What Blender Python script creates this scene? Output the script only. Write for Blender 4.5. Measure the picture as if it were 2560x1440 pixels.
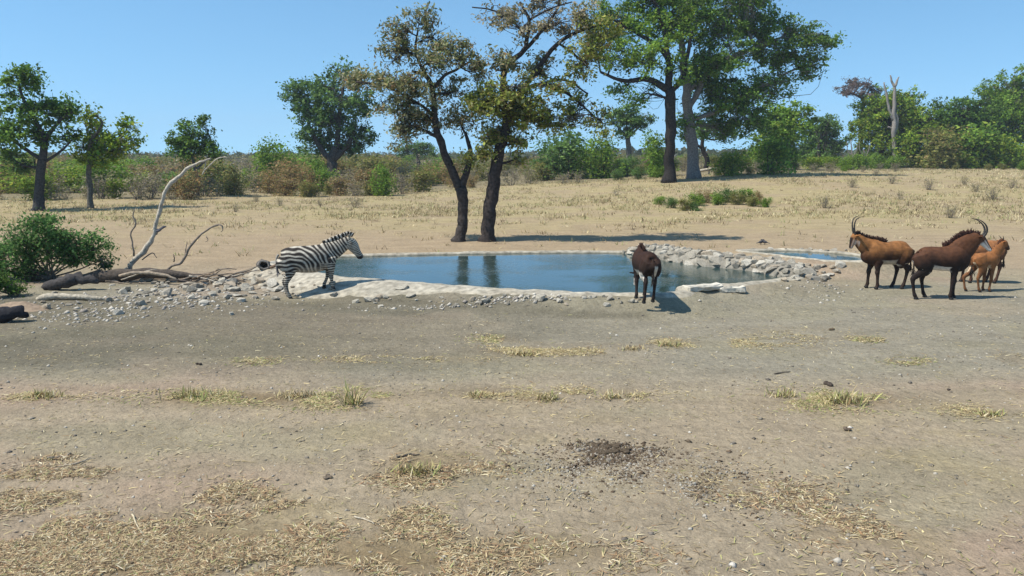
import bpy, bmesh, math, random
import numpy as np
from mathutils import Vector

random.seed(11)
rng = np.random.default_rng(11)
R = math.radians
for o in list(bpy.data.objects):
    bpy.data.objects.remove(o)
scene = bpy.context.scene
COL = scene.collection

# ------------------------------------------------------------------ camera
CAMH = 3.5
FPX = 2000.0                       # focal length in photo pixels (2560 wide)
PITCH = math.atan(335.0 / FPX)
cam_d = bpy.data.cameras.new('camera')
cam_d.sensor_width = 36.0
cam_d.lens = 36.0 * FPX / 2560.0
cam_d.clip_start = 0.1
cam_d.clip_end = 6000
cam = bpy.data.objects.new('camera', cam_d)
COL.objects.link(cam)
cam.location = (0, 0, CAMH)
cam.rotation_euler = (math.pi / 2 - PITCH, 0, 0)
scene.camera = cam

# ------------------------------------------------------------------ sky, sun, exposure
SUN_EL = R(55)
SUN_AZ = math.atan2(-0.955, -0.30)          # clockwise from +Y
S = Vector((math.cos(SUN_EL) * math.sin(SUN_AZ), math.cos(SUN_EL) * math.cos(SUN_AZ), math.sin(SUN_EL)))
world = bpy.data.worlds.new('World')
scene.world = world
world.use_nodes = True
wn = world.node_tree
bgn = wn.nodes['Background']
sky = wn.nodes.new('ShaderNodeTexSky')
sky.sky_type = 'NISHITA'
sky.sun_disc = False
sky.sun_elevation = SUN_EL
sky.sun_rotation = SUN_AZ
sky.altitude = 500
sky.air_density = 1.0
sky.dust_density = 0.3
sky.ozone_density = 3.0
wtc = wn.nodes.new('ShaderNodeTexCoord')
wadd = wn.nodes.new('ShaderNodeVectorMath'); wadd.operation = 'ADD'; wadd.inputs[1].default_value = (0, 0, 0.14)
wnorm = wn.nodes.new('ShaderNodeVectorMath'); wnorm.operation = 'NORMALIZE'
wn.links.new(wtc.outputs['Generated'], wadd.inputs[0]); wn.links.new(wadd.outputs[0], wnorm.inputs[0]); wn.links.new(wnorm.outputs[0], sky.inputs[0])
wmul = wn.nodes.new('ShaderNodeVectorMath'); wmul.operation = 'MULTIPLY'; wmul.inputs[1].default_value = (.745, 1.0, .985)
wn.links.new(sky.outputs[0], wmul.inputs[0]); wn.links.new(wmul.outputs[0], bgn.inputs[0])
bgn.inputs[1].default_value = 0.15
sun_d = bpy.data.lights.new('sun', 'SUN')
sun_d.energy = 4.8
sun_d.angle = R(0.53)
sun_d.color = (1.0, 0.94, 0.83)
sun = bpy.data.objects.new('sun', sun_d)
COL.objects.link(sun)
sun.location = (-30, -10, 40)
sun.rotation_euler = S.to_track_quat('Z', 'Y').to_euler()
scene.view_settings.view_transform = 'Standard'
scene.view_settings.look = 'None'
scene.view_settings.exposure = 0.38
scene.view_settings.gamma = 1.0
scene.view_settings.use_curve_mapping = False

# ------------------------------------------------------------------ helpers
def ss(a, b, x):
    t = np.clip((np.asarray(x, float) - a) / (b - a), 0, 1)
    return t * t * (3 - 2 * t)

_tab = np.random.default_rng(5).random((256, 256))
def vnoise(x, y, seed=0):
    x = np.asarray(x, float) + seed * 17.31
    y = np.asarray(y, float) + seed * 9.77
    xi = np.floor(x).astype(int); yi = np.floor(y).astype(int)
    fx = x - xi; fy = y - yi
    fx = fx * fx * (3 - 2 * fx); fy = fy * fy * (3 - 2 * fy)
    a = _tab[xi & 255, yi & 255]; b = _tab[(xi + 1) & 255, yi & 255]
    c = _tab[xi & 255, (yi + 1) & 255]; d = _tab[(xi + 1) & 255, (yi + 1) & 255]
    return (a * (1 - fx) + b * fx) * (1 - fy) + (c * (1 - fx) + d * fx) * fy

def fbm(x, y, oct=4, seed=0):
    v = 0; a = .5; s = 0
    for i in range(oct):
        v = v + a * vnoise(x * 2 ** i, y * 2 ** i, seed + i); s += a; a *= .5
    return v / s

def unit(a):
    a = np.asarray(a, float)
    return a / np.maximum(np.linalg.norm(a, axis=-1, keepdims=True), 1e-9)

CP, SP = math.cos(PITCH), math.sin(PITCH)
def ray(px, py):
    dx = (px - 1280.0) / FPX; dy = (720.0 - py) / FPX
    return np.array([dx, CP + dy * SP, -SP + dy * CP])

def at_z(px, py, z):
    """world point where the sight line meets the level z"""
    d = ray(px, py)
    t = (z - CAMH) / d[2]
    return np.array([d[0] * t, d[1] * t, z])

def at_y(px, py, Y):
    """world point on the sight line at distance Y"""
    d = ray(px, py)
    t = Y / d[1]
    return np.array([d[0] * t, Y, CAMH + d[2] * t])

def catmull(pts, n):
    """resample a polyline (k,m) smoothly with n steps a segment"""
    P = np.asarray(pts, float)
    P = np.vstack([2 * P[0] - P[1], P, 2 * P[-1] - P[-2]])
    out = []
    for i in range(1, len(P) - 2):
        for j in range(n):
            t = j / n
            p0, p1, p2, p3 = P[i - 1], P[i], P[i + 1], P[i + 2]
            out.append(.5 * ((2 * p1) + (-p0 + p2) * t + (2 * p0 - 5 * p1 + 4 * p2 - p3) * t * t + (-p0 + 3 * p1 - 3 * p2 + p3) * t ** 3))
    out.append(P[-2])
    return np.array(out)

class MB:
    """collects quads and triangles for one mesh"""
    def __init__(s):
        s.V = []; s.Q = []; s.T = []; s.C = []; s.n = 0
    def add(s, v, q=None, t=None, col=(1, 1, 1)):
        v = np.asarray(v, float)
        s.V.append(v)
        if q is not None and len(q): s.Q.append(np.asarray(q, int) + s.n)
        if t is not None and len(t): s.T.append(np.asarray(t, int) + s.n)
        c = np.asarray(col, float)
        if c.ndim == 1: c = np.tile(c, (len(v), 1))
        s.C.append(c)
        s.n += len(v)
    def mesh(s, name, smooth=False):
        V = np.vstack(s.V).astype(np.float32)
        Q = np.vstack(s.Q) if s.Q else np.zeros((0, 4), int)
        T = np.vstack(s.T) if s.T else np.zeros((0, 3), int)
        C = np.vstack(s.C).astype(np.float32)
        me = bpy.data.meshes.new(name)
        me.vertices.add(len(V)); me.vertices.foreach_set('co', V.ravel())
        loops = np.concatenate([Q.ravel(), T.ravel()]).astype(np.int32)
        me.loops.add(len(loops)); me.loops.foreach_set('vertex_index', loops)
        me.polygons.add(len(Q) + len(T))
        st = np.concatenate([np.arange(len(Q)) * 4, len(Q) * 4 + np.arange(len(T)) * 3]).astype(np.int32)
        me.polygons.foreach_set('loop_start', st)
        if smooth: me.polygons.foreach_set('use_smooth', np.ones(len(st), bool))
        me.update(calc_edges=True)
        at = me.color_attributes.new('Col', 'FLOAT_COLOR', 'POINT')
        at.data.foreach_set('color', np.hstack([C, np.ones((len(C), 1), np.float32)]).ravel())
        me.validate()
        return me
    def build(s, name, mat, parent=None, smooth=False):
        return mesh_obj(name, s.mesh(name, smooth), mat, parent)

def mesh_obj(name, me, mat, parent=None):
    if mat and not me.materials: me.materials.append(mat)
    o = bpy.data.objects.new(name, me)
    COL.objects.link(o)
    if parent is not None: o.parent = parent
    return o

def empty(name, loc=(0, 0, 0), rz=0.0):
    o = bpy.data.objects.new(name, None)
    o.empty_display_size = .2
    COL.objects.link(o)
    o.location = loc; o.rotation_euler = (0, 0, rz)
    return o

def tag(o, label=None, cat=None, group=None, kind=None):
    if label: o['label'] = label
    if cat: o['category'] = cat
    if group: o['group'] = group
    if kind: o['kind'] = kind
    return o

def copy_tree(o, parent=None):
    c = o.copy(); COL.objects.link(c); c.parent = parent
    for ch in o.children:
        copy_tree(ch, c)
    return c

def tube(mb, pts, rad, sides=6, col=(1, 1, 1), cap=True, flat=None):
    P = np.asarray(pts, float); k = len(P)
    r = np.broadcast_to(np.asarray(rad, float), (k,))
    T = unit(np.gradient(P, axis=0))
    ref = np.array([0, 0, 1.0]) if abs(T[0][2]) < .8 else np.array([0, 1.0, 0])
    A = np.zeros((k, 3)); a = unit(np.cross(T[0], ref))
    for i in range(k):
        a = a - T[i] * np.dot(a, T[i]); a = unit(a); A[i] = a
    B = np.cross(T, A)
    th = np.arange(sides) / sides * 2 * math.pi
    v = P[:, None, :] + r[:, None, None] * (np.cos(th)[None, :, None] * A[:, None, :] + np.sin(th)[None, :, None] * B[:, None, :])
    v = v.reshape(-1, 3)
    i = np.arange(k - 1)[:, None] * sides; j = np.arange(sides)[None, :]; j2 = (j + 1) % sides
    q = np.stack([i + j, i + j2, i + sides + j2, i + sides + j], -1).reshape(-1, 4)
    t = None
    if cap:
        n = len(v)
        v = np.vstack([v, P[0], P[-1]])
        jj = np.arange(sides); j2 = (jj + 1) % sides
        t = np.vstack([np.stack([np.full(sides, n), j2, jj], -1),
                       np.stack([np.full(sides, n + 1), (k - 1) * sides + jj, (k - 1) * sides + j2], -1)])
    mb.add(v, q, t, col)

def pick(palette, n, r=None, jit=.12):
    r = r or rng
    P = np.array([p[:3] for p in palette]); w = np.array([p[3] if len(p) > 3 else 1. for p in palette])
    c = P[r.choice(len(P), n, p=w / w.sum())]
    return c * (1 + r.normal(0, jit, (n, 1))) .clip(.4, 1.8)

def leaves(mb, cen, size, aspect, palette, droop=.3, r=None, colf=None):
    r = r or rng
    n = len(cen)
    a = r.normal(0, 1, (n, 3)); a[:, 2] = a[:, 2] * .6 - droop; a = unit(a)
    b = unit(np.cross(a, r.normal(0, 1, (n, 3)) + np.array([0, 0, .9])))
    l = size * np.exp(r.normal(-.08, .34, (n, 1))).clip(.35, 1.9); w = l * aspect
    # leaf blade: rhombus folded a little along its midrib
    nrm = np.cross(a, b)
    v = np.stack([cen - a * l / 2, cen + b * w / 2 + nrm * w * .12, cen + a * l / 2, cen - b * w / 2 + nrm * w * .12], 1).reshape(-1, 3)
    q = np.arange(n * 4).reshape(n, 4)
    c = pick(palette, n, r) if colf is None else colf
    mb.add(v, q, None, np.repeat(c, 4, 0))

# ------------------------------------------------------------------ materials
def new_mat(name):
    m = bpy.data.materials.new(name); m.use_nodes = True
    nt = m.node_tree
    return m, nt, nt.nodes['Principled BSDF'], nt.nodes['Material Output']

def N(nt, t, **kw):
    n = nt.nodes.new(t)
    for k, v in kw.items(): setattr(n, k, v)
    return n

def mat_attr(name, rough=.9, spec=.2, noise=0., scale=20., bump=0., bscale=40., trans=0., mult=(1, 1, 1)):
    """colour comes from the mesh's own colour layer, broken up by fine noise"""
    m, nt, b, out = new_mat(name)
    at = N(nt, 'ShaderNodeAttribute', attribute_name='Col')
    col = at.outputs['Color']
    geo = N(nt, 'ShaderNodeTexCoord')
    if noise:
        no = N(nt, 'ShaderNodeTexNoise'); no.inputs['Scale'].default_value = scale; no.inputs['Detail'].default_value = 6
        nt.links.new(geo.outputs['Object'], no.inputs['Vector'])
        mr = N(nt, 'ShaderNodeMapRange'); mr.inputs['From Min'].default_value = .3; mr.inputs['From Max'].default_value = .7
        mr.inputs['To Min'].default_value = 1 - noise; mr.inputs['To Max'].default_value = 1 + noise
        nt.links.new(no.outputs['Fac'], mr.inputs['Value'])
        mx = N(nt, 'ShaderNodeMix', data_type='RGBA', blend_type='MULTIPLY'); mx.inputs['Factor'].default_value = 1
        nt.links.new(col, mx.inputs[6]); nt.links.new(mr.outputs[0], mx.inputs[7])
        col = mx.outputs[2]
    nt.links.new(col, b.inputs['Base Color'])
    b.inputs['Roughness'].default_value = rough
    b.inputs['Specular IOR Level'].default_value = spec
    if bump:
        n2 = N(nt, 'ShaderNodeTexNoise'); n2.inputs['Scale'].default_value = bscale; n2.inputs['Detail'].default_value = 8
        nt.links.new(geo.outputs['Object'], n2.inputs['Vector'])
        bp = N(nt, 'ShaderNodeBump'); bp.inputs['Strength'].default_value = bump; bp.inputs['Distance'].default_value = .03
        nt.links.new(n2.outputs['Fac'], bp.inputs['Height']); nt.links.new(bp.outputs[0], b.inputs['Normal'])
    if trans:
        tr = N(nt, 'ShaderNodeBsdfTranslucent'); nt.links.new(col, tr.inputs['Color'])
        ms = N(nt, 'ShaderNodeMixShader'); ms.inputs[0].default_value = trans
        nt.links.new(b.outputs[0], ms.inputs[1]); nt.links.new(tr.outputs[0], ms.inputs[2])
        nt.links.new(ms.outputs[0], out.inputs['Surface'])
    return m

M_LEAF = mat_attr('leaf', rough=.6, spec=.10, trans=.42)
M_STRAW = mat_attr('straw', rough=.75, spec=.2, trans=.15)
M_BARK = mat_attr('bark', rough=.95, spec=.1, noise=.45, scale=9, bump=.9, bscale=14)
M_WOOD = mat_attr('dead_wood', rough=.85, spec=.15, noise=.35, scale=12, bump=.7, bscale=22)
M_ROCK = mat_attr('rock', rough=.95, spec=.15, noise=.28, scale=7, bump=.6, bscale=18)
M_CONC = mat_attr('concrete', rough=.95, spec=.15, noise=.38, scale=6, bump=1.0, bscale=9)
M_COAT = mat_attr('coat', rough=.75, spec=.18, noise=.3, scale=11, bump=.35, bscale=60)
M_HAIR = mat_attr('hair', rough=.7, spec=.2, noise=.25, scale=25)
M_HORN = mat_attr('horn', rough=.5, spec=.3, noise=.2, scale=30)
M_DUNG = mat_attr('dung', rough=1, spec=.05, noise=.3, scale=30, bump=.5)

def mat_ground():
    m, nt, b, out = new_mat('ground')
    L = nt.links.new
    at = N(nt, 'ShaderNodeAttribute', attribute_name='Col')
    tc = N(nt, 'ShaderNodeTexCoord')
    def noise(scale, det=6, rough=.6, stretch=None):
        n = N(nt, 'ShaderNodeTexNoise'); n.inputs['Scale'].default_value = scale
        n.inputs['Detail'].default_value = det; n.inputs['Roughness'].default_value = rough
        if stretch:
            mp = N(nt, 'ShaderNodeMapping'); mp.inputs['Scale'].default_value = stretch
            L(tc.outputs['Object'], mp.inputs['Vector']); L(mp.outputs[0], n.inputs['Vector'])
        else:
            L(tc.outputs['Object'], n.inputs['Vector'])
        return n.outputs['Fac']
    def rng_(v, a, b_, c, d):
        mr = N(nt, 'ShaderNodeMapRange'); mr.inputs['From Min'].default_value = a; mr.inputs['From Max'].default_value = b_
        mr.inputs['To Min'].default_value = c; mr.inputs['To Max'].default_value = d
        L(v, mr.inputs['Value']); return mr.outputs[0]
    def mul(c, v):
        mx = N(nt, 'ShaderNodeMix', data_type='RGBA', blend_type='MULTIPLY'); mx.inputs['Factor'].default_value = 1
        L(c, mx.inputs[6]); L(v, mx.inputs[7]); return mx.outputs[2]
    def mix(c, rgb, f):
        mx = N(nt, 'ShaderNodeMix', data_type='RGBA'); L(f, mx.inputs[0]); L(c, mx.inputs[6])
        mx.inputs[7].default_value = (*rgb, 1); return mx.outputs[2]
    c = at.outputs['Color']
    c = mul(c, rng_(noise(1.3, 5, stretch=(.6, 1.3, 1)), .3, .7, .86, 1.14))
    c = mul(c, rng_(noise(9, 6), .3, .7, .84, 1.16))
    c = mul(c, rng_(noise(45, 4), .3, .7, .82, 1.18))
    # dark crumbs and pale grit
    c = mix(c, (.10, .085, .065), rng_(noise(28, 2, .5, (.7, 1.2, 1)), .66, .74, 0, .75))
    c = mix(c, (.50, .45, .36), rng_(noise(33, 2, .5, (.8, 1.3, 1)), .68, .76, 0, .7))
    L(c, b.inputs['Base Color'])
    b.inputs['Roughness'].default_value = 1.0
    b.inputs['Specular IOR Level'].default_value = .08
    bp = N(nt, 'ShaderNodeBump'); bp.inputs['Strength'].default_value = .7; bp.inputs['Distance'].default_value = .03
    L(noise(22, 8, .7), bp.inputs['Height'])
    bp2 = N(nt, 'ShaderNodeBump'); bp2.inputs['Strength'].default_value = .5; bp2.inputs['Distance'].default_value = .12
    L(noise(4, 4), bp2.inputs['Height']); L(bp.outputs[0], bp2.inputs['Normal'])
    vo = N(nt, 'ShaderNodeTexVoronoi'); vo.inputs['Scale'].default_value = 4.2; L(tc.outputs['Object'], vo.inputs['Vector'])
    vo.inputs['Randomness'].default_value = 1.0
    wv = N(nt, 'ShaderNodeVectorMath'); wv.operation = 'MULTIPLY_ADD'; wn3 = N(nt, 'ShaderNodeTexNoise'); wn3.inputs['Scale'].default_value = 2.2
    L(tc.outputs['Object'], wn3.inputs['Vector']); L(wn3.outputs['Color'], wv.inputs[0]); wv.inputs[1].default_value = (.5, .5, .5); L(tc.outputs['Object'], wv.inputs[2]); L(wv.outputs[0], vo.inputs['Vector'])
    pit0 = rng_(vo.outputs['Distance'], .05, .30, 0, 1)
    pm = N(nt, 'ShaderNodeMath'); pm.operation = 'MULTIPLY'; L(rng_(noise(.8, 3), .45, .62, 0, 1), pm.inputs[0])
    inv = N(nt, 'ShaderNodeMath'); inv.operation = 'SUBTRACT'; inv.inputs[0].default_value = 1; L(pit0, inv.inputs[1]); L(inv.outputs[0], pm.inputs[1])
    inv2 = N(nt, 'ShaderNodeMath'); inv2.operation = 'SUBTRACT'; inv2.inputs[0].default_value = 1; L(pm.outputs[0], inv2.inputs[1])
    pit = inv2.outputs[0]
    bp3 = N(nt, 'ShaderNodeBump'); bp3.inputs['Strength'].default_value = .4; bp3.inputs['Distance'].default_value = .04
    L(pit, bp3.inputs['Height']); L(bp2.outputs[0], bp3.inputs['Normal'])
    L(bp3.outputs[0], b.inputs['Normal'])
    return m
M_GROUND = mat_ground()

def mat_water():
    m, nt, b, out = new_mat('water')
    L = nt.links.new
    b.inputs['Base Color'].default_value = (.030, .054, .048, 1)
    b.inputs['Roughness'].default_value = .04
    b.inputs['IOR'].default_value = 1.5
    b.inputs['Specular IOR Level'].default_value = .5
    tc = N(nt, 'ShaderNodeTexCoord')
    mp = N(nt, 'ShaderNodeMapping'); mp.inputs['Scale'].default_value = (1, 1.6, 1)
    L(tc.outputs['Object'], mp.inputs['Vector'])
    n1 = N(nt, 'ShaderNodeTexNoise'); n1.inputs['Scale'].default_value = 7; n1.inputs['Detail'].default_value = 3
    n2 = N(nt, 'ShaderNodeTexNoise'); n2.inputs['Scale'].default_value = .35; n2.inputs['Detail'].default_value = 2
    L(mp.outputs[0], n1.inputs['Vector']); L(mp.outputs[0], n2.inputs['Vector'])
    mr = N(nt, 'ShaderNodeMapRange'); mr.inputs['From Min'].default_value = .42; mr.inputs['From Max'].default_value = .62
    mr.inputs['To Min'].default_value = .16; mr.inputs['To Max'].default_value = 1.0
    L(n2.outputs['Fac'], mr.inputs['Value'])
    bp = N(nt, 'ShaderNodeBump'); bp.inputs['Distance'].default_value = .012
    L(mr.outputs[0], bp.inputs['Strength']); L(n1.outputs['Fac'], bp.inputs['Height']); L(bp.outputs[0], b.inputs['Normal'])
    return m
M_WATER = mat_water()

# ------------------------------------------------------------------ terrain
WL, WL2 = .27, .33                                   # water levels of the two pools
RIM = [  # photo px of the water's edge, width of the concrete there
 (703,658,.5),(780,648,.3),(900,641,.25),(1100,636,.1),(1300,633,.1),(1540,632,.12),(1600,638,.3),(1650,648,.3),(1700,655,.3),
 (1760,664,.3),(1880,676,.3),(1920,684,.3),(1985,696,.25),(1940,703,.2),(1850,713,.2),(1780,718,.25),(1712,722,.3),(1698,733,.3),(1640,738,.3),
 (1500,738,.3),(1350,732,.4),(1200,724,.5),(1050,712,.8),(930,703,1.1),(870,699,1.2),(800,688,1.3),(740,678,1.3),(700,668,1.0)]
RIM2 = [(1850,629),(1960,627),(2060,631),(2140,639),(2185,648),(2150,656),(2080,655),(2010,649),(1960,643),(1900,636)]
def ring(ctrl, z, extra=None, n=5):
    P = [list(at_z(c[0], c[1], z)[:2]) + ([c[2]] if len(c) > 2 else [.12]) for c in ctrl]
    P = np.array(P); k = len(P); out = []
    for i in range(k):
        p0, p1, p2, p3 = P[i - 1], P[i], P[(i + 1) % k], P[(i + 2) % k]
        for j in range(n):
            t = j / n
            out.append(.5 * ((2 * p1) + (-p0 + p2) * t + (2 * p0 - 5 * p1 + 4 * p2 - p3) * t * t + (-p0 + 3 * p1 - 3 * p2 + p3) * t ** 3))
    return np.array(out)
POND = ring(RIM, WL, n=9); POND2 = ring(RIM2, WL2)
def sdist(poly, x, y):
    """signed distance to a closed polygon, positive outside"""
    x = np.asarray(x, float); y = np.asarray(y, float)
    shp = x.shape; x = x.ravel(); y = y.ravel()
    a = poly[:, :2]; b = np.roll(a, -1, 0)
    best = np.full(x.shape, 1e9); inside = np.zeros(x.shape, bool)
    for (ax, ay), (bx, by) in zip(a, b):
        ex, ey = bx - ax, by - ay
        t = np.clip(((x - ax) * ex + (y - ay) * ey) / (ex * ex + ey * ey + 1e-12), 0, 1)
        best = np.minimum(best, np.hypot(x - ax - t * ex, y - ay - t * ey))
        cr = ((ay > y) != (by > y)) & (x < (bx - ax) * (y - ay) / (by - ay + 1e-12) + ax)
        inside ^= cr
    return np.where(inside, -best, best).reshape(shp)

def H(x, y):
    x = np.asarray(x, float); y = np.asarray(y, float)
    x, y = np.broadcast_arrays(x, y)
    h = 1.55 * ss(27, 82, y) * ss(-14, 26, x)
    h = h + .30 * (fbm(x / 16, y / 16, 2, 3) - .5) * ss(30, 50, y)
    h = h + .10 * (fbm(x / 3.2, y / 3.2, 3, 8) - .5) * (1 - .6 * ss(30, 60, y))
    near = (np.abs(x) < 22) & (y > 12) & (y < 36)
    if near.any():
        xs, ys = x[near], y[near]
        hh = h[near]
        for poly, wl, L in ((POND, WL, 1.55), (POND2, WL2, 1.2)):
            s = sdist(poly, xs, ys)
            far = ss(24.5, 27, ys) if poly is POND else 0 * ys
            m = (wl + .045) * (1 - ss(.1, L * (1 - .3 * far) , s))
            k = 1 - ss(0, L, s)
            hh = hh * (1 - k) + np.maximum(hh * k, m)
            hh = np.where(s < .06, hh - (wl + .5) * ss(-.06, .25, -s), hh)
        h = h.copy(); h[near] = hh
    return h

def Hs(x, y): return float(H(np.array([x]), np.array([y]))[0])

def ground(px, py, tmax=400):
    """first place where the sight line through a photo pixel meets the land"""
    d = ray(px, py)
    t = np.concatenate([np.arange(4, 60, .05), np.arange(60, tmax, .4)])
    z = CAMH + d[2] * t - H(d[0] * t, d[1] * t)
    i = np.argmax(z < 0) if (z < 0).any() else len(t) - 1
    tt = t[i]
    return np.array([d[0] * tt, d[1] * tt, Hs(d[0] * tt, d[1] * tt)])

def graded(a, b, step, end, grow):
    out = list(np.arange(a, b, step)); s = step
    while out[-1] < end:
        s *= grow; out.append(out[-1] + s)
    return out
xr = graded(0, 15, .16, 3500, 1.055)
xs = np.array(sorted([-v for v in xr[1:]] + xr))
ys = np.array(list(np.arange(-40, 3, 3.0)) + list(np.arange(3, 16, .2)) + graded(16, 30, .14, 4000, 1.02))
GX, GY = np.meshgrid(xs, ys)
GZ = H(GX, GY)
GZ = GZ + .025 * (fbm(GX * 2.2, GY * 2.2, 3, 21) - .5) * (GY < 40)
edge_x = [-60, 200, 400, 640, 800, 960, 1100, 1250, 1450, 1640, 1850, 2050, 2250, 2600]
edge_y = [500, 497, 500, 484, 492, 486, 474, 464, 456, 447, 436, 431, 426, 424]
_ed = [ground(a, b_)[1] for a, b_ in zip(edge_x, edge_y)]
def YEDGE(x, y):
    """distance at which the thicket begins, by bearing"""
    return np.interp(1280 + 2028 * x / np.maximum(y, 1), edge_x, _ed)
MAT_PX = [(90,1225,150,48,1500),(330,1375,380,75,4600),(100,1400,240,60,2400),(640,1395,380,60,4200),(950,1415,240,45,2400),(560,1232,62,24,420),(660,1238,30,14,100),(725,1275,70,14,220),
     (1040,1180,110,40,1000),(1190,1150,90,35,500),(1050,1310,95,45,420),(2110,1320,150,65,620),(1940,1240,190,55,420),(1400,1400,320,70,420),
     (600,995,280,18,900),(860,1000,130,26,700),(100,990,105,14,420),(1380,985,260,18,650),(1250,985,60,14,220),(1560,990,70,14,260),(2060,1000,160,26,900),(2460,1030,120,22,300),
     (1380,880,150,12,620),(1000,900,200,10,420),(1300,875,70,14,260),(1680,858,60,10,300),(1850,860,120,14,260),(2170,850,70,9,150),(2280,905,60,10,150),(2540,900,40,16,150),(150,895,70,9,120),(1230,850,60,14,160),
     (140,1145,60,10,60),(640,905,70,10,110),(2000,850,160,30,260)]
MATS = []
for (px, py, rx, ry, n) in MAT_PX:
    c_ = ground(px, py); MATS.append((c_[0], c_[1], rx * c_[1] / FPX, max((ground(px, py - ry)[1] - ground(px, py + ry)[1]) / 2, .08), .9 if n > 800 else .5))
def zone_colour(x, y):
    """soil and dead-grass colours of the land itself"""
    tan = np.array([.278, .224, .156]); grey = np.array([.232, .206, .155]); pink = np.array([.292, .219, .157])
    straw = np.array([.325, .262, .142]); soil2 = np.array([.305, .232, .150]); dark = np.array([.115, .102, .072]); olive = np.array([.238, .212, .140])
    n1 = fbm(x / 3.0, y / 2.0, 4, 31)[..., None]; n2 = fbm(x / 7, y / 3.0, 3, 41)[..., None]; n3 = fbm(x / 1.1, y / .7, 3, 51)[..., None]
    yy = y[..., None]; xx = x[..., None]
    c = tan + (pink - tan) * ss(.45, .65, n2)
    gmask = ss(11.0, 13.5, yy) * (1 - ss(20.5, 23.5, yy)) * (.55 + .6 * ss(.35, .6, n1))
    c = c + (grey - c) * np.clip(gmask, 0, 1)
    c = c + (olive - c) * .45 * ss(.5, .68, fbm(x / 2.3, y / 1.6, 3, 91)[..., None])
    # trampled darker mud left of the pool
    mud_shade = ss(11.8, 14.0, yy) * (1 - ss(18.8, 19.8, yy)) * (1 - ss(-5.5, 4.5, xx)) * (.65 + .5 * ss(.4, .6, n1))
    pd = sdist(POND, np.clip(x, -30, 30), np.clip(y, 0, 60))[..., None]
    mud_shade = np.maximum(mud_shade, .75 * ss(.75, 1.0, pd + .5 * (n3 - .5)) * (1 - ss(1.2, 1.6, pd + .5 * (n3 - .5))) * (1 - ss(19.5, 21, yy)) * (1 - ss(2.5, 3.5, xx)))  # muddy band along the bank foot, with the bank's shadow line painted in
    c = c + (dark - c) * np.clip(mud_shade, 0, .8)
    f = ss(30, 44, yy + 8 * (n2 - .5)) * (.35 + .65 * ss(.38, .58, n1))
    back = soil2 + (straw - soil2) * f
    c = c + (back - c) * ss(22.5, 27, yy)
    fs = (1 - ss(9, 12.5, yy)) * ss(.55, .72, n3) * .35
    c = c + (straw * .9 - c) * fs
    for (lx, ly, sx_, sy_, a) in MATS:                                         # litter worked into the soil
        k = a * np.exp(-((xx - lx) / sx_) ** 2 - ((yy - ly) / sy_) ** 2) * ss(.35, .6, n3)
        c = c + (np.array([.185, .135, .075]) - c) * np.clip(k, 0, .8)
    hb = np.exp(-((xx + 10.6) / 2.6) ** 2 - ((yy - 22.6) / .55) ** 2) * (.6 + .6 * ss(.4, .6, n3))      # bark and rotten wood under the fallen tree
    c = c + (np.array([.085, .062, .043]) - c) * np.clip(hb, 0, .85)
    # leaf-strewn soil under the thicket
    far = ss(-2, 3, yy - YEDGE(xx, yy))
    c = c + (np.array([.20, .165, .10]) - c) * far
    return c
ny, nx = GX.shape
idx = np.arange(ny * nx).reshape(ny, nx)
gq = np.stack([idx[:-1, :-1], idx[:-1, 1:], idx[1:, 1:], idx[1:, :-1]], -1).reshape(-1, 4)
g = MB()
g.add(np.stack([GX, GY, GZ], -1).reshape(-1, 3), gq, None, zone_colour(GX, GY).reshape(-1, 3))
tag(g.build('ground', M_GROUND, smooth=True), kind='structure')

# ------------------------------------------------------------------ the pools
def outward(poly):
    p = poly[:, :2]; t = unit(np.roll(p, -1, 0) - np.roll(p, 1, 0))
    n = np.stack([t[:, 1], -t[:, 0]], -1)
    area = .5 * np.sum(p[:, 0] * np.roll(p[:, 1], -1) - np.roll(p[:, 0], -1) * p[:, 1])
    return n if area > 0 else -n
def water(poly, z, name):
    n = outward(poly); p = poly[:, :2] + n * .12
    bm = bmesh.new()
    f = bm.faces.new([bm.verts.new((a, b, z)) for a, b in p])
    f.normal_update()
    if f.normal.z < 0: f.normal_flip()
    bmesh.ops.triangulate(bm, faces=[f])
    me = bpy.data.meshes.new(name); bm.to_mesh(me); bm.free()
    return tag(mesh_obj(name, me, M_WATER), kind='structure')
water(POND, WL, 'pond_water')
water(POND2, WL2, 'pond_water')

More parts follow.
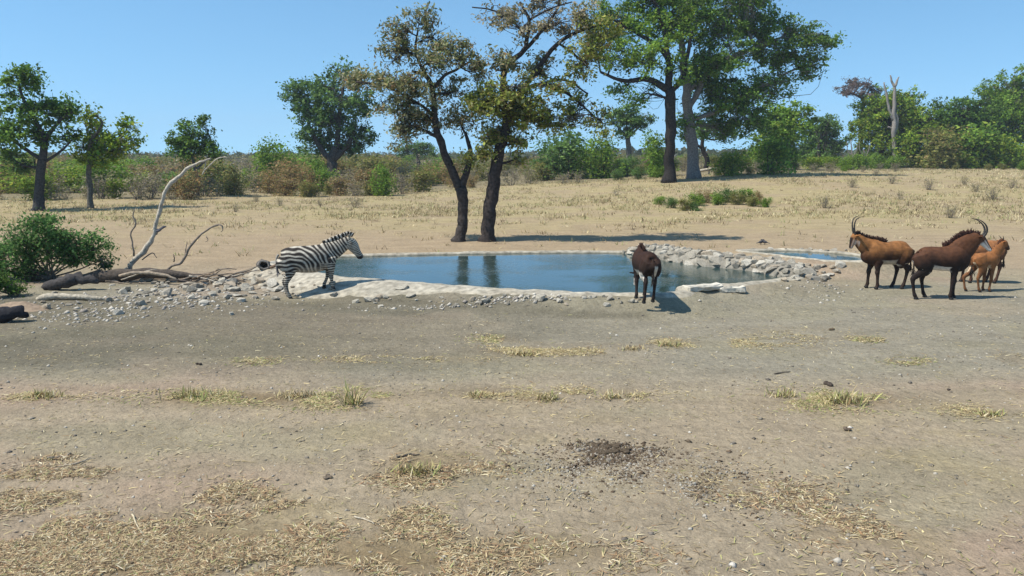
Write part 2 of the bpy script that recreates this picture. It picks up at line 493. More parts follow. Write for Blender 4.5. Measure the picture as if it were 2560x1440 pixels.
def rim(poly, wl, name, label):
    n = outward(poly); p = poly[:, :2]; k = len(p)
    w = poly[:, 2].clip(.12, 2) * (.55 + .9 * fbm(p[:, 0] * 1.2, p[:, 1] * 1.2, 3, 18))
    jit = .09 * (vnoise(np.arange(k) * .6, 0 * p[:, 0], 4) - .5)
    prof = [(-.14, -.45), (-.13, -.02), (-.09, .055), (.02, .065)]
    rows = []; cols = []
    base = np.array([.365, .33, .265])
    for s, dz in prof:
        q = p + n * (s + jit)[:, None]
        rows.append(np.column_stack([q, wl + dz + (.035 if dz > 0 else 0) * (vnoise(q[:, 0] * 4, q[:, 1] * 4, 16) - .5)]))
    for f in (.25, .5, .75, 1.0):
        q = p + n * (w * f + jit)[:, None]
        z = H(q[:, 0], q[:, 1]) + .035 * (1 - f * .7) + .05 * (fbm(q[:, 0] * 3, q[:, 1] * 3, 2, 6) - .5)
        z = np.minimum(z, wl + .08)
        rows.append(np.column_stack([q, z]))
    q = p + n * (w + .12 + .15 * vnoise(np.arange(k) * .9, 0 * p[:, 0], 7))[:, None]
    rows.append(np.column_stack([q, H(q[:, 0], q[:, 1]) - .06]))
    V = np.concatenate(rows); m = len(rows)
    C = np.tile(base, (len(V), 1)) * (.82 + .3 * vnoise(V[:, 0] * 1.7, V[:, 1] * 1.7, 9))[:, None]
    C[:2 * k] *= np.array([.42, .42, .38])           # wet band and algae below the lip
    C[-2 * k:] = C[-2 * k:] * .5 + np.array([.31, .27, .2]) * .5
    dirt = (ss(4.2, 5.2, V[:, 0]) * (1 - ss(22.3, 22.9, V[:, 1])) * (poly is POND))[:, None]
    C = C * (1 - dirt) + np.array([.34, .305, .24]) * dirt
    st = ss(.55, .75, fbm(V[:, 0] * 1.1, V[:, 1] * 1.1, 3, 14))[:, None] * .55       # mud trodden onto it
    C = C * (1 - st) + np.array([.30, .26, .20]) * st
    i = np.arange(k); i2 = (i + 1) % k
    Q = np.concatenate([np.stack([r * k + i, r * k + i2, (r + 1) * k + i2, (r + 1) * k + i], -1) for r in range(m - 1)])
    b = MB(); b.add(V, Q, None, C)
    return tag(b.build(name, M_CONC, smooth=True), label, 'pond rim')
rim(POND, WL, 'pond_rim', 'pale concrete rim and apron around the large waterhole')
rim(POND2, WL2, 'pond_rim', 'thin pale concrete rim around the small upper pool')

# ------------------------------------------------------------------ rocks
def rock_mesh(seed, flat=.6):
    r = np.random.default_rng(seed)
    pts = unit(r.normal(0, 1, (18, 3))) * r.uniform(.75, 1.0, (18, 1))
    pts = np.sign(pts) * np.abs(pts) ** .75
    pts[:, 2] *= flat; pts[:, 1] *= r.uniform(.65, .95)
    bm = bmesh.new()
    for p in pts: bm.verts.new(p)
    res = bmesh.ops.convex_hull(bm, input=bm.verts)
    bmesh.ops.delete(bm, geom=[v for v in bm.verts if not v.link_faces], context='VERTS')
    me = bpy.data.meshes.new('rock'); bm.to_mesh(me); bm.free()
    return me
def coloured(me, col, jit=.08, seed=0):
    r = np.random.default_rng(seed)
    me = me.copy(); n = len(me.vertices)
    at = me.color_attributes.new('Col', 'FLOAT_COLOR', 'POINT')
    c = np.array(col)[None] * (1 + r.normal(0, jit, (n, 1)))
    at.data.foreach_set('color', np.hstack([c, np.ones((n, 1))]).astype(np.float32).ravel())
    me.materials.append(M_ROCK)
    return me
ROCKC = [(.38, .345, .28), (.32, .285, .23), (.43, .395, .33), (.26, .235, .19), (.36, .30, .225)]
ROCKS = [coloured(rock_mesh(100 + i, .62), ROCKC[i % 5], seed=i) for i in range(10)]
SLABS = [coloured(rock_mesh(200 + i, .34), ROCKC[i % 5], seed=i) for i in range(6)]

def place(me, name, loc, s, parent=None, tilt=.25):
    o = mesh_obj(name, me, None, parent)
    o.location = loc; o.scale = (s * random.uniform(.85, 1.25), s * random.uniform(.8, 1.1), s * random.uniform(.8, 1.15))
    o.rotation_euler = (random.uniform(-tilt, tilt), random.uniform(-tilt, tilt), random.uniform(0, 6.28))
    return o

# stone wall between the pools
wall_px = [(1560,632),(1600,637),(1650,647),(1700,655),(1760,664),(1820,670),(1880,676),(1920,684),(1985,696),(2040,694)]
WP = catmull([at_z(a, b, WL)[:2] for a, b in wall_px], 4)
wt = unit(np.gradient(WP, axis=0)); wnn = np.stack([-wt[:, 1], wt[:, 0]], -1)
if sdist(POND, WP[20:21, 0] + wnn[20:21, 0] * .4, WP[20:21, 1] + wnn[20:21, 1] * .4)[0] < 0: wnn = -wnn
wall = empty('stone_wall', (*WP[len(WP) // 2], 0))
tag(wall, 'rough pale stone wall dividing the waterhole from the small upper pool', 'stone wall')
WO = np.array([WP[len(WP) // 2][0], WP[len(WP) // 2][1], 0])
prof = [(-.20, -.3), (-.16, .02), (-.05, .17), (.12, .26), (.35, .32), (.62, .32), (.85, .24), (1.1, .06), (1.3, -.3)]
rows = []
hs = np.concatenate([np.linspace(.25, 1, 6), np.ones(len(WP) - 14), np.linspace(1, .3, 8)])
for s, dz in prof:
    q = WP + wnn * s
    jj = .05 * (vnoise(q[:, 0] * 4, q[:, 1] * 4, 3) - .5)
    rows.append(np.column_stack([q, WL + dz * np.where(dz > .05, hs, 1) + jj]) - WO)
k = len(WP); V = np.concatenate(rows); i = np.arange(k - 1)
Q = np.concatenate([np.stack([r * k + i, r * k + i + 1, (r + 1) * k + i + 1, (r + 1) * k + i], -1) for r in range(len(rows) - 1)])
b = MB(); b.add(V, Q, None, np.tile([.22, .20, .165], (len(V), 1)) * (.8 + .4 * vnoise(V[:, 0] * 3, V[:, 1] * 3, 2))[:, None])
b.build('mortar_core', M_ROCK, wall, smooth=False)
seg = np.concatenate([[0], np.cumsum(np.linalg.norm(np.diff(WP, axis=0), axis=1))])
def on_wall(u, s):
    x = np.interp(u, seg, WP[:, 0]); y = np.interp(u, seg, WP[:, 1])
    a = np.interp(u, seg, wnn[:, 0]); c = np.interp(u, seg, wnn[:, 1]); h = np.interp(u, seg, hs)
    dz = np.interp(s, [p[0] for p in prof], [p[1] for p in prof])
    return np.array([x + a * s, y + c * s, WL + (dz * h if dz > .05 else dz)])
for row, s in enumerate((-.12, .02, .22, .46, .7, .92)):
    u = .1 + .13 * (row % 2)
    while u < seg[-1] - .1:
        st = random.choice((random.uniform(.09, .15), random.uniform(.12, .2), random.uniform(.18, .27)))
        p = on_wall(u, s + random.uniform(-.05, .05)) - WO
        place(random.choice(ROCKS[:9]), 'stone', p, st * (.95 if row < 3 else .8), wall, .35)
        u += st * random.uniform(1.45, 2.0)

# loose rocks, one object each
def rocks_in(n, box, size, label, group, name='rock', slabs=.3, dens=None, sink=.25):
    x0, y0, x1, y1 = box; c = 0
    while c < n:
        px, py = random.uniform(x0, x1), random.uniform(y0, y1)
        if dens and random.random() > dens(px, py): continue
        p = ground(px, py); s = random.uniform(*size) * (1 if random.random() < .75 else 1.5)
        me = random.choice(SLABS) if random.random() < slabs else random.choice(ROCKS)
        o = place(me, name, (p[0], p[1], p[2] + s * (.12 if me in SLABS else .3) - .0), s)
        tag(o, label, 'rock', group); c += 1
rocks_in(86, (270, 698, 700, 752), (.05, .17), 'pale broken limestone rock in the rubble spread beside the dead log', 'rubble rocks beside the dead log',
         dens=lambda x, y: 1 if abs(y - (722 + (x - 450) * .03)) < 22 else .25)
rocks_in(26, (80, 735, 620, 790), (.05, .10), 'small grey rock on the dark trampled mud below the rubble', 'small rocks on the trampled mud')
rocks_in(44, (880, 742, 1600, 768), (.04, .12), 'pale rock at the foot of the bank before the waterhole', 'rocks along the foot of the bank',
         dens=lambda x, y: 1 if abs(y - 752) < 9 else .4)
rocks_in(34, (1930, 664, 2100, 704), (.07, .15), 'pale rock tumbled at the outer end of the stone wall', 'rocks at the end of the stone wall')
rocks_in(22, (1590, 626, 1720, 646), (.05, .10), 'pale rock set on the far edge of the waterhole', 'rocks on the far pool edge')
rocks_in(40, (1880, 624, 2150, 632), (.04, .08), 'small pale rock lining the back of the upper pool', 'rocks lining the upper pool')
rocks_in(14, (620, 712, 860, 742), (.04, .09), 'pale stone chip lying on the apron around the zebra', 'stone chips on the apron')
rocks_in(40, (565, 684, 720, 742), (.06, .16), 'pale flat slab of broken concrete left of the zebra apron', 'broken slabs left of the apron', slabs=.85)
for (px, py, s, lb) in [(1349, 749, .14, 'squat white rock alone on the bank edge near the drinking antelope'),
                        (1880, 660, .24, 'large grey boulder jutting from the stone wall into the pool'),
                        (1005, 723, .22, 'flat pale slab lying on the bank beyond the zebra shadow'),
                        (925, 752, .20, 'low flat slab at the bottom of the bank below the apron')]:
    p = ground(px, py)
    me = SLABS[0] if 'slab' in lb else ROCKS[2]
    if 'boulder' in lb: p = on_wall(np.interp(1880, [1560, 2040], [0, seg[-1]]), -.02)
    tag(place(me, 'boulder' if 'boulder' in lb else 'rock', (p[0], p[1], p[2] + s * .1), s), lb, 'rock')

# pale broken slab on the near right lip of the pool
for (pa, pb, hw, lb) in [((1712, 727), (1800, 724), .14, 'broken concrete slab edging the pool beside the drinking antelope'),
                         ((1795, 729), (1862, 733), .09, 'short fallen concrete piece on the dirt right of the broken slab')]:
    A = ground(*pa); B = ground(*pb); c = (A + B) / 2; L = np.linalg.norm((B - A)[:2]) / 2
    bm = bmesh.new(); bmesh.ops.create_cube(bm, size=2)
    for v in bm.verts: v.co = Vector((v.co.x * L, v.co.y * hw, v.co.z * .07))
    bmesh.ops.bevel(bm, geom=bm.edges[:], offset=.03, segments=1, affect='EDGES')
    bmesh.ops.subdivide_edges(bm, edges=[e for e in bm.edges if e.calc_length() > .3], cuts=4)
    for v in bm.verts: v.co += Vector((random.uniform(-.015, .015), random.uniform(-.025, .025), random.uniform(-.02, .02)))
    me = bpy.data.meshes.new('concrete_slab'); bm.to_mesh(me); bm.free()
    o = mesh_obj('concrete_slab', coloured(me, (.50, .46, .38)), None)
    o.location = (c[0], c[1], c[2] + .06); o.rotation_euler = (0, 0, math.atan2(B[1] - A[1], B[0] - A[0]))
    tag(o, lb, 'slab')

# ------------------------------------------------------------------ trees
GREEN_D = [(0.094, 0.176, 0.031, 3), (0.133, 0.232, 0.040, 3), (0.188, 0.296, 0.056, 2), (0.070, 0.136, 0.033, 2)]
GREEN_B = [(0.102, 0.184, 0.050, 3), (0.140, 0.240, 0.062, 3), (0.180, 0.280, 0.078, 1.5), (0.078, 0.136, 0.045, 1.5)]
GREEN_Y = [(0.251, 0.345, 0.039, 3), (0.188, 0.296, 0.039, 3), (0.340, 0.360, 0.056, 1.5), (0.125, 0.216, 0.033, 2)]
GREEN_M = [(0.157, 0.273, 0.039, 3), (0.219, 0.336, 0.050, 2), (0.109, 0.193, 0.033, 2), (0.282, 0.360, 0.056, 1)]
DRYMIX = [(0.217, 0.228, 0.106, 3.5), (0.304, 0.276, 0.135, 3), (0.340, 0.262, 0.141, 1.2), (0.340, 0.340, 0.235, 2), (0.145, 0.179, 0.070, 3), (0.290, 0.166, 0.082, 0.6)]
YMIX = [(0.261, 0.297, 0.059, 3), (0.340, 0.340, 0.088, 2.5), (0.159, 0.207, 0.047, 3), (0.319, 0.235, 0.094, 1), (0.340, 0.340, 0.164, 1)]
GREYTW = [(0.340, 0.297, 0.211, 3), (0.290, 0.248, 0.141, 2), (0.261, 0.248, 0.106, 2)]
BROWN = [(0.319, 0.207, 0.094, 3), (0.340, 0.262, 0.129, 3), (0.261, 0.207, 0.082, 2), (0.217, 0.221, 0.070, 2), (0.340, 0.193, 0.094, 1)]
OLIVE = [(0.239, 0.241, 0.070, 3), (0.181, 0.214, 0.059, 3), (0.290, 0.255, 0.088, 2), (0.319, 0.235, 0.100, 1)]
REDGREY = [(.22, .16, .15, 3), (.18, .15, .12, 2), (.25, .19, .17, 1)]

def tree(name, label, base, limbs, blobs, leaf, palette, bark=(.055, .045, .038), cover=1.6, cat='tree', group=None,
         aspect=.5, droop=.3, seed=0, twig=1.0, clump=.42, palettes=None, ttaper=.3, sides=9, depthk=.8, barkmat=None):
    """base: photo pixel of the foot; limbs: polylines (px,py,half width px[,depth m]); blobs: (px,py,rx,ry[,cover[,palette]])"""
    r = np.random.default_rng(seed + 1000)
    G = ground(*base) if not isinstance(base, np.ndarray) else base
    Y = G[1]; sc = 1.0 / (np.linalg.norm(ray(*limbs[0][0][:2])[:2]) * FPX / np.hypot(G[0], Y)) if False else Y / FPX
    root = empty(name, G); tag(root, label, cat, group)
    tb = MB(); fb = MB(); samples = []
    for li, lm in enumerate(limbs):
        P = np.array([np.append(at_y(p[0], p[1], Y + (p[3] if len(p) > 3 else 0)), p[2] * sc) for p in lm])
        if li == 0: P[0, 2] = min(P[0, 2], G[2]) - .08
        C = catmull(P, 6)
        wob = C[:, 3:4] * .16 * r.normal(0, 1, (len(C), 3)); wob[0] = 0
        wob[1:-1] = (wob[:-2] + wob[1:-1] * 2 + wob[2:]) / 4 * 1.3
        rad = C[:, 3] * (1 + .05 * r.normal(0, 1, len(C)))
        if li == 0:
            rad[:3] *= np.array([1.45, 1.2, 1.08])
        pts = C[:, :3] + wob * np.array([1, 1, .3])
        tube(tb, pts - G, rad.clip(.008, 9), sides, bark)
        samples.append(np.column_stack([pts, rad]))
    SMP = np.vstack(samples)
    for bl in blobs:
        bx, by, rx, ry = bl[:4]
        cov = 2.5 * cover * (bl[4] if len(bl) > 4 else 1)
        pal = bl[5] if len(bl) > 5 else palette
        rx, ry = rx * sc, ry * sc; rz = depthk * (rx + ry) / 2
        c = at_y(bx, by, Y + r.normal(0, .45) * rx)
        d = np.linalg.norm(SMP[:, :3] - c, axis=1) + 1.5 * np.maximum(0, SMP[:, 2] - c[2] + .2)
        j = d.argmin(); s0 = SMP[j]
        L = np.linalg.norm(c - s0[:3])
        mid = (s0[:3] + c) / 2 + r.normal(0, .12, 3) * L + np.array([0, 0, .08 * L])
        br = catmull(np.vstack([s0[:3], mid, c + r.normal(0, .15, 3) * ry]), 6)
        r0 = min(s0[3] * .75, .02 + .03 * L + .02 * rx)
        tube(tb, br - G, np.linspace(r0, max(.012, r0 * .35), len(br)), 5, bark)
        ncl = max(6, int(.8 * cov * (rx * ry) / (clump * clump) + 4))
        u = unit(r.normal(0, 1, (ncl, 3))) * (r.random((ncl, 1)) ** (1 / 2.2))
        cl = c + u * np.array([rx, rz, ry])
        for q in cl:
            if r.random() < twig * .8:
                b0 = br[r.integers(2, len(br))]
                m = (b0 + q) / 2 + r.normal(0, .14, 3) * np.linalg.norm(q - b0)
                tw = catmull(np.vstack([b0, m, q]), 3)
                tube(tb, tw - G, np.linspace(max(.009, r0 * .3), .006 * (1 + Y / 40), len(tw)), 3, np.array(bark) * 1.25, cap=False)
        for q in range(int((8 + 9 * rx * ry / (clump * 2) ** 2 * .5) * twig)):
            b0 = br[r.integers(2, len(br))]; e = c + unit(r.normal(0, 1, 3)) * np.array([rx, rz, ry]) * r.uniform(.5, 1.08)
            m = (b0 + e) / 2 + r.normal(0, .16, 3) * np.linalg.norm(e - b0)
            tw = catmull(np.vstack([b0, m, e]), 3)
            tube(tb, tw - G, np.linspace(.010 * (1 + Y / 60), .005 * (1 + Y / 40), len(tw)), 3, np.array(bark) * 1.2 + .05 * (twig > 1.2), cap=False)
        nl = int(cov * math.pi * rx * ry / (leaf * leaf * aspect / 2))
        w = r.gamma(2.0, 1, ncl); w /= w.sum()
        k = r.choice(ncl, nl, p=w)
        cs = clump * r.uniform(.6, 1.25, (ncl, 1))
        pos = cl[k] + r.normal(0, 1, (nl, 3)) * cs[k] * np.array([.62, .62, .42])
        tint = pick(pal, nl, r) * (1 + r.normal(0, .24, (ncl, 1)))[k].clip(.5, 1.6)
        leaves(fb, pos - G, leaf, aspect, pal, droop, r, tint)
    tb.build('trunk', barkmat or M_BARK, root, smooth=True)
    if fb.n: fb.build('crown', M_LEAF, root)
    return root

GB = 'trees standing beyond the dry grass'
# forked tree and thick tree on the far bank
tree('forked_tree', 'slender forked tree with dark trunk and greyish drying leaves behind the waterhole', (1145, 603),
     [[(1145,603,15),(1156,560,13),(1158,510,13),(1150,470,15)],
      [(1150,472,12),(1120,405,10),(1097,345,9),(1088,290,8),(1082,225,7),(1062,188,5),(1030,178,3)],
      [(1153,472,10),(1168,425,8),(1176,385,6,.3),(1165,335,4,.5)],
      [(1082,225,5),(1110,190,4),(1145,172,3),(1180,150,2)],
      [(1062,188,4),(1040,130,3),(1045,70,2)],
      [(1088,290,5),(1040,255,3),(960,215,3),(890,205,2)]],
     [(1052,38,42,26,.8),(985,75,38,36,.8),(1000,130,55,42),(1085,95,48,42,.8),(1085,145,55,40),(1150,130,48,50,.8),(905,205,52,34),(970,200,55,42),
      (1045,220,48,42),(1015,290,40,52,.9),(1130,225,48,45,.8),(1080,300,42,40,.8),(1195,165,38,44,.7),(1150,300,40,44,.9),(1000,265,40,36,.8),(1005,335,36,40,.8),(960,255,30,30,.5),(1175,400,26,22,.9,YMIX)],
     .14, DRYMIX, (.05, .042, .038), cover=1.2, seed=1, aspect=.42, droop=.7, clump=.30)
tree('leaning_tree', 'thick dark trunked tree with yellow green leaves and bare grey twigs behind the waterhole', (1217, 603),
     [[(1217,604,18),(1224,545,17),(1232,475,16),(1240,410,15),(1252,365,13),(1264,320,11),(1270,275,10)],
      [(1266,300,9),(1258,220,8),(1267,165,7),(1308,130,6),(1318,98,5),(1322,50,4),(1300,5,3)],
      [(1308,130,5),(1350,82,4),(1390,30,3),(1400,-20,2)],
      [(1270,275,8),(1320,205,7),(1360,150,6),(1395,108,5),(1445,80,4),(1510,60,2)],
      [(1270,270,6),(1330,215,5),(1390,220,4),(1440,250,3),(1495,300,2)],
      [(1318,98,3),(1280,50,3),(1230,25,2),(1180,18,1.5)],
      [(1395,108,3),(1430,130,2.5),(1470,170,2)],[(1322,50,3),(1380,20,2),(1430,5,1.5)],
      [(1330,215,3),(1410,200,3),(1470,235,2)]],
     [(1225,262,66,48,1.2),(1310,262,62,54,1.15),(1262,325,60,44,1.15),(1352,288,54,48,1.1),(1225,350,40,36,.9),(1195,250,36,36,.9),(1212,385,34,26,1.0),(1285,215,66,30,.8),(1300,350,36,26,.9),(1300,395,26,20,.6),
      (1445,265,42,40,.8),(1500,300,32,38,1.0),(1400,300,42,34,.9),(1250,150,52,42,.8,DRYMIX),(1300,60,70,46,.5,GREYTW),(1395,55,66,50,.5,GREYTW),(1250,40,50,30,.4,GREYTW),
      (1350,180,52,44,.6,DRYMIX),(1450,155,56,50,.75),(1500,95,58,60,.7,YMIX),(1390,215,60,28,.45),(1450,40,50,40,.5,GREYTW),(1350,0,70,40,.45,GREYTW)],
     .14, YMIX, (.045, .037, .034), cover=1.2, seed=2, aspect=.5, droop=.4, clump=.28, twig=1.25)
# big pair to the right
tree('tall_tree', 'tall tree with straight black trunk and broad green crown beyond the dry grass', (1672, 457),
     [[(1672,458,14),(1676,380,13),(1676,300,13),(1673,222,12)],
      [(1673,225,9),(1620,198,7),(1560,202,5),(1500,180,3)],
      [(1673,222,9),(1672,150,8),(1640,112,6),(1595,85,4)],
      [(1677,228,7),(1706,200,6),(1716,150,5),(1730,80,4)],[(1672,150,6),(1660,80,5),(1640,10,4)]],
     [(1560,55,72,58),(1640,5,80,62),(1545,140,56,42,.9),(1620,140,58,48,.8),(1480,110,56,58,.5,YMIX),(1600,235,46,36,.45),(1555,225,40,26,.45),(1690,60,64,60),(1500,40,50,50,.5),(1700,170,44,40,.7),(1580,-50,80,50)],
     .25, GREEN_M, (.03, .026, .024), cover=1.4, seed=3, aspect=.6, clump=.62)
tree('tall_tree', 'tall tree with pale grey trunk and dense hanging green crown', (1735, 447),
     [[(1735,448,14),(1731,375,14),(1723,290,12),(1713,200,10),(1706,120,8),(1700,40,6)],
      [(1722,270,8),(1748,225,7),(1766,175,6),(1776,105,4)],[(1718,230,6),(1790,170,6),(1860,130,5),(1950,95,3)],
      [(1725,300,6),(1790,280,5),(1850,260,4)]],
     [(1725,45,78,62),(1800,60,80,66),(1875,45,80,58),(1815,150,84,54),(1900,125,74,54),(1975,85,58,46),(2045,105,48,54,.9),(2030,165,42,36,.9),(1960,150,50,40),(1780,235,66,58),
      (1850,250,72,64),(1925,215,64,54,.9),(1800,310,58,50,.9),(1710,300,36,50,.7),(1880,310,60,46,.8),(1760,180,60,50),(1760,-20,90,50),(1860,-20,80,45)],
     .25, GREEN_D, (.16, .152, .145), cover=1.4, seed=4, aspect=.6, clump=.62)
tree('crooked_tree', 'small crooked dark tree behind the pale grey trunk', (1762, 428),
     [[(1762,430,6),(1768,400,6),(1756,370,5),(1760,330,4)],[(1756,370,4),(1725,352,3),(1700,340,2)]],
     [(1770,325,46,24,.8),(1735,345,30,18,.6),(1820,335,34,24,.7)], .30, GREEN_B, (.03, .026, .024), seed=5, clump=.5, group=GB)
# left hand trees
tree('savanna_tree', 'tall dark tree with layered crown at the left edge of the clearing', (95, 527),
     [[(95,528,13),(98,470,11),(104,410,10),(112,350,8)],[(112,352,7),(90,300,5),(60,250,4),(48,215,3)],[(112,350,6),(150,300,4),(180,280,2)],[(106,400,5),(60,370,4),(20,340,3)],[(104,410,4),(150,380,3),(180,350,2)]],
     [(52,195,52,32),(20,235,30,20,.6),(75,205,30,28,.8),(118,275,62,46,1.1),(60,290,50,42),(170,275,26,42,.9),(20,340,50,46,.9),(95,335,50,34,.7),(160,340,40,32,.6),(22,405,50,34,1.0,GREEN_B),(-40,290,50,60)],
     .22, GREEN_D, (.05, .05, .05), cover=1.5, seed=6, aspect=.6, clump=.45)
tree('savanna_tree', 'slim tree with pale sided trunk and yellow green crown left of the clearing', (226, 521),
     [[(226,522,6.5),(224,460,6.5),(222,410,6),(226,350,5)],[(226,355,4),(255,310,3),(238,285,2)],[(224,390,4),(270,375,3),(315,330,2)]],
     [(225,320,42,40,.9),(236,285,20,16,.8),(300,375,46,40),(322,312,26,26,.8),(255,350,42,34),(200,370,26,40,.8),(240,400,40,28),(330,350,22,36,.7)],
     .22, GREEN_Y, (.12, .11, .09), cover=1.4, seed=7, aspect=.6, clump=.42)
tree('savanna_tree', 'small rounded dark green tree behind the upright dead branch', (493, 492),
     [[(493,494,4.5),(497,455,4.5),(488,420,4),(480,385,3)],[(490,425,3),(515,400,2.5),(535,380,2)]],
     [(475,345,52,42,1.1),(515,360,34,36),(503,305,20,18,.8),(430,350,30,22,.8),(540,385,22,15,.8),(460,385,46,18,.8)],
     .22, GREEN_D, (.08, .08, .085), cover=1.55, seed=8, aspect=.6, clump=.42)
tree('savanna_tree', 'large round bluish green tree rising above the thicket', (830, 468),
     [[(830,470,13),(830,425,13),(832,400,12),(842,370,9)],[(830,402,8),(800,370,6),(775,320,4),(760,260,3)],[(834,400,8),(870,360,6),(890,310,4)],[(842,370,7),(850,280,5),(860,200,3)]],
     [(765,245,52,50),(740,235,34,40,.8),(860,185,46,40),(815,215,40,34),(835,300,84,58,1.1),(890,335,52,48,1.1),(795,360,56,34,1.1),(900,255,42,44),(770,320,40,40,.9),(860,370,60,22,.9),(840,250,60,40)],
     .30, GREEN_B, (.07, .062, .055), cover=1.25, seed=9, aspect=.6, clump=.55)
tree('savanna_tree', 'small hazy green tree behind the forked tree', (1045, 440),
     [[(1045,441,5),(1046,410,5),(1044,385,4)]], [(1035,368,40,20,.8),(1065,380,34,22,.8),(1010,378,26,16,.6)], .32, GREEN_B, (.07, .065, .06), seed=10, clump=.5, group=GB)
tree('umbrella_tree', 'flat topped small tree with pale trunk left of the black trunk', (1573, 432),
     [[(1573,433,7),(1572,390,6.5),(1570,350,6),(1566,320,4)],[(1570,345,3),(1540,312,2)],[(1570,345,3),(1600,315,2)]],
     [(1565,288,50,24,1.1),(1538,300,30,20,.8),(1590,310,38,26),(1610,300,26,20,.7),(1570,330,28,16,.7)], .28, GREEN_B, (.17, .15, .14), cover=1.5, seed=11, clump=.5)
BIGGER = 1.22
for (lb, bs, limbs, blobs, pal, sd) in [
  ('bushy green tree standing right of the tall pair', (1955, 424), [[(1955,425,6),(1955,390,6),(1950,340,5)]], [(1950,330,50,48),(1990,290,38,42),(1970,370,52,34),(1910,365,40,30,.8),(1925,300,36,40,.8)], GREEN_M, 12),
  ('low spreading bluish tree beside a gap of sky', (2050, 419), [[(2050,420,5),(2048,390,5),(2046,360,4)]], [(2045,335,46,36),(2085,360,28,30),(2030,375,46,24),(2070,310,30,22,.8)], GREEN_B, 13),
  ('bright yellow green tree wrapped round the bare dead trunk', (2200, 419), [[(2200,420,6),(2204,370,6),(2210,320,5)]], [(2190,270,46,44),(2230,290,54,52),(2165,320,30,46),(2215,345,56,36),(2270,255,30,30,.8),(2285,320,46,44)], GREEN_Y, 14),
  ('yellow green tree with low crown right of the dead trunk', (2320, 418), [[(2320,419,5),(2322,380,5),(2320,340,4)]], [(2325,310,44,36),(2300,355,44,36),(2345,350,36,40),(2275,380,44,28)], GREEN_Y, 15),
  ('dense dark green tree right of the dead trunk', (2420, 418), [[(2420,419,7),(2424,370,7),(2420,320,5)]], [(2390,285,52,36),(2440,290,52,40),(2420,345,66,44),(2370,350,40,40),(2480,330,46,48)], GREEN_D, 16),
  ('tall dark green tree with mottled pale trunk at the right edge', (2535, 418), [[(2535,420,9),(2533,370,9),(2536,320,7),(2530,270,5)]], [(2490,245,46,44),(2540,225,44,46),(2555,290,54,50),(2510,300,50,40),(2600,260,50,60),(2580,350,40,40)], GREEN_M, 17),
]:
    blobs = [(b_[0], b_[1], b_[2] * BIGGER, b_[3] * BIGGER, *b_[4:]) for b_ in blobs]
    tree('savanna_tree', lb, bs, limbs, blobs, .34, pal, (.16, .15, .13) if sd == 17 else (.07, .06, .05), cover=1.7, seed=sd, aspect=.62, clump=.62, group=GB)
tree('bare_tree', 'sparse flat topped tree with reddish grey bare crown behind the yellow green tree', (2158, 419),
     [[(2155,420,7),(2150,370,6),(2155,300,5),(2160,245,4)],[(2160,250,3),(2135,235,2.5),(2105,232,2)],[(2160,250,3),(2180,215,2)]],
     [(2140,205,40,18,.5),(2115,225,34,14,.6),(2180,225,34,20,.5),(2150,235,40,12,.4)], .30, REDGREY, (.07, .06, .055), cover=1.3, seed=18, clump=.5, twig=1.3)
tree('dead_tree', 'bare pale dead trunk with forked top before the green trees', (2236, 420),
     [[(2237,421,5.5),(2235,360,5.5),(2234,300,6),(2236,250,4),(2237,215,3.2)],[(2237,218,3.5),(2230,203,2.5),(2226,188,1.5)],[(2237,216,3.5),(2242,203,2.5),(2247,192,1.5)],
      [(2233,300,4),(2222,268,3),(2216,235,2.5),(2210,206,1.5)],[(2235,325,3),(2224,318,2),(2219,318,1.5)],[(2238,280,3),(2244,300,3),(2241,330,2.5)]],
     [], .3, GREEN_D, (.25, .225, .20), seed=19, barkmat=M_WOOD)
for (px, pyb, pyt, lb) in [(2133, 424, 350, 'thin leafless sapling left of the slim dark trunk'), (2164, 424, 372, 'thin pale leafless sapling right of the slim dark trunk')]:
    tree('bare_sapling', lb, (px, pyb), [[(px,pyb,2.2),(px-2,390,2),(px-6,pyt,1)],[(px-1,395,1.4),(px+8,375,1),(px+10,362,.8)],[(px-2,390,1.4),(px-14,376,1),(px-16,355,.8)]],
         [], .3, GREEN_D, (.24, .21, .19), seed=px, cat='sapling', group='leafless saplings', barkmat=M_WOOD)

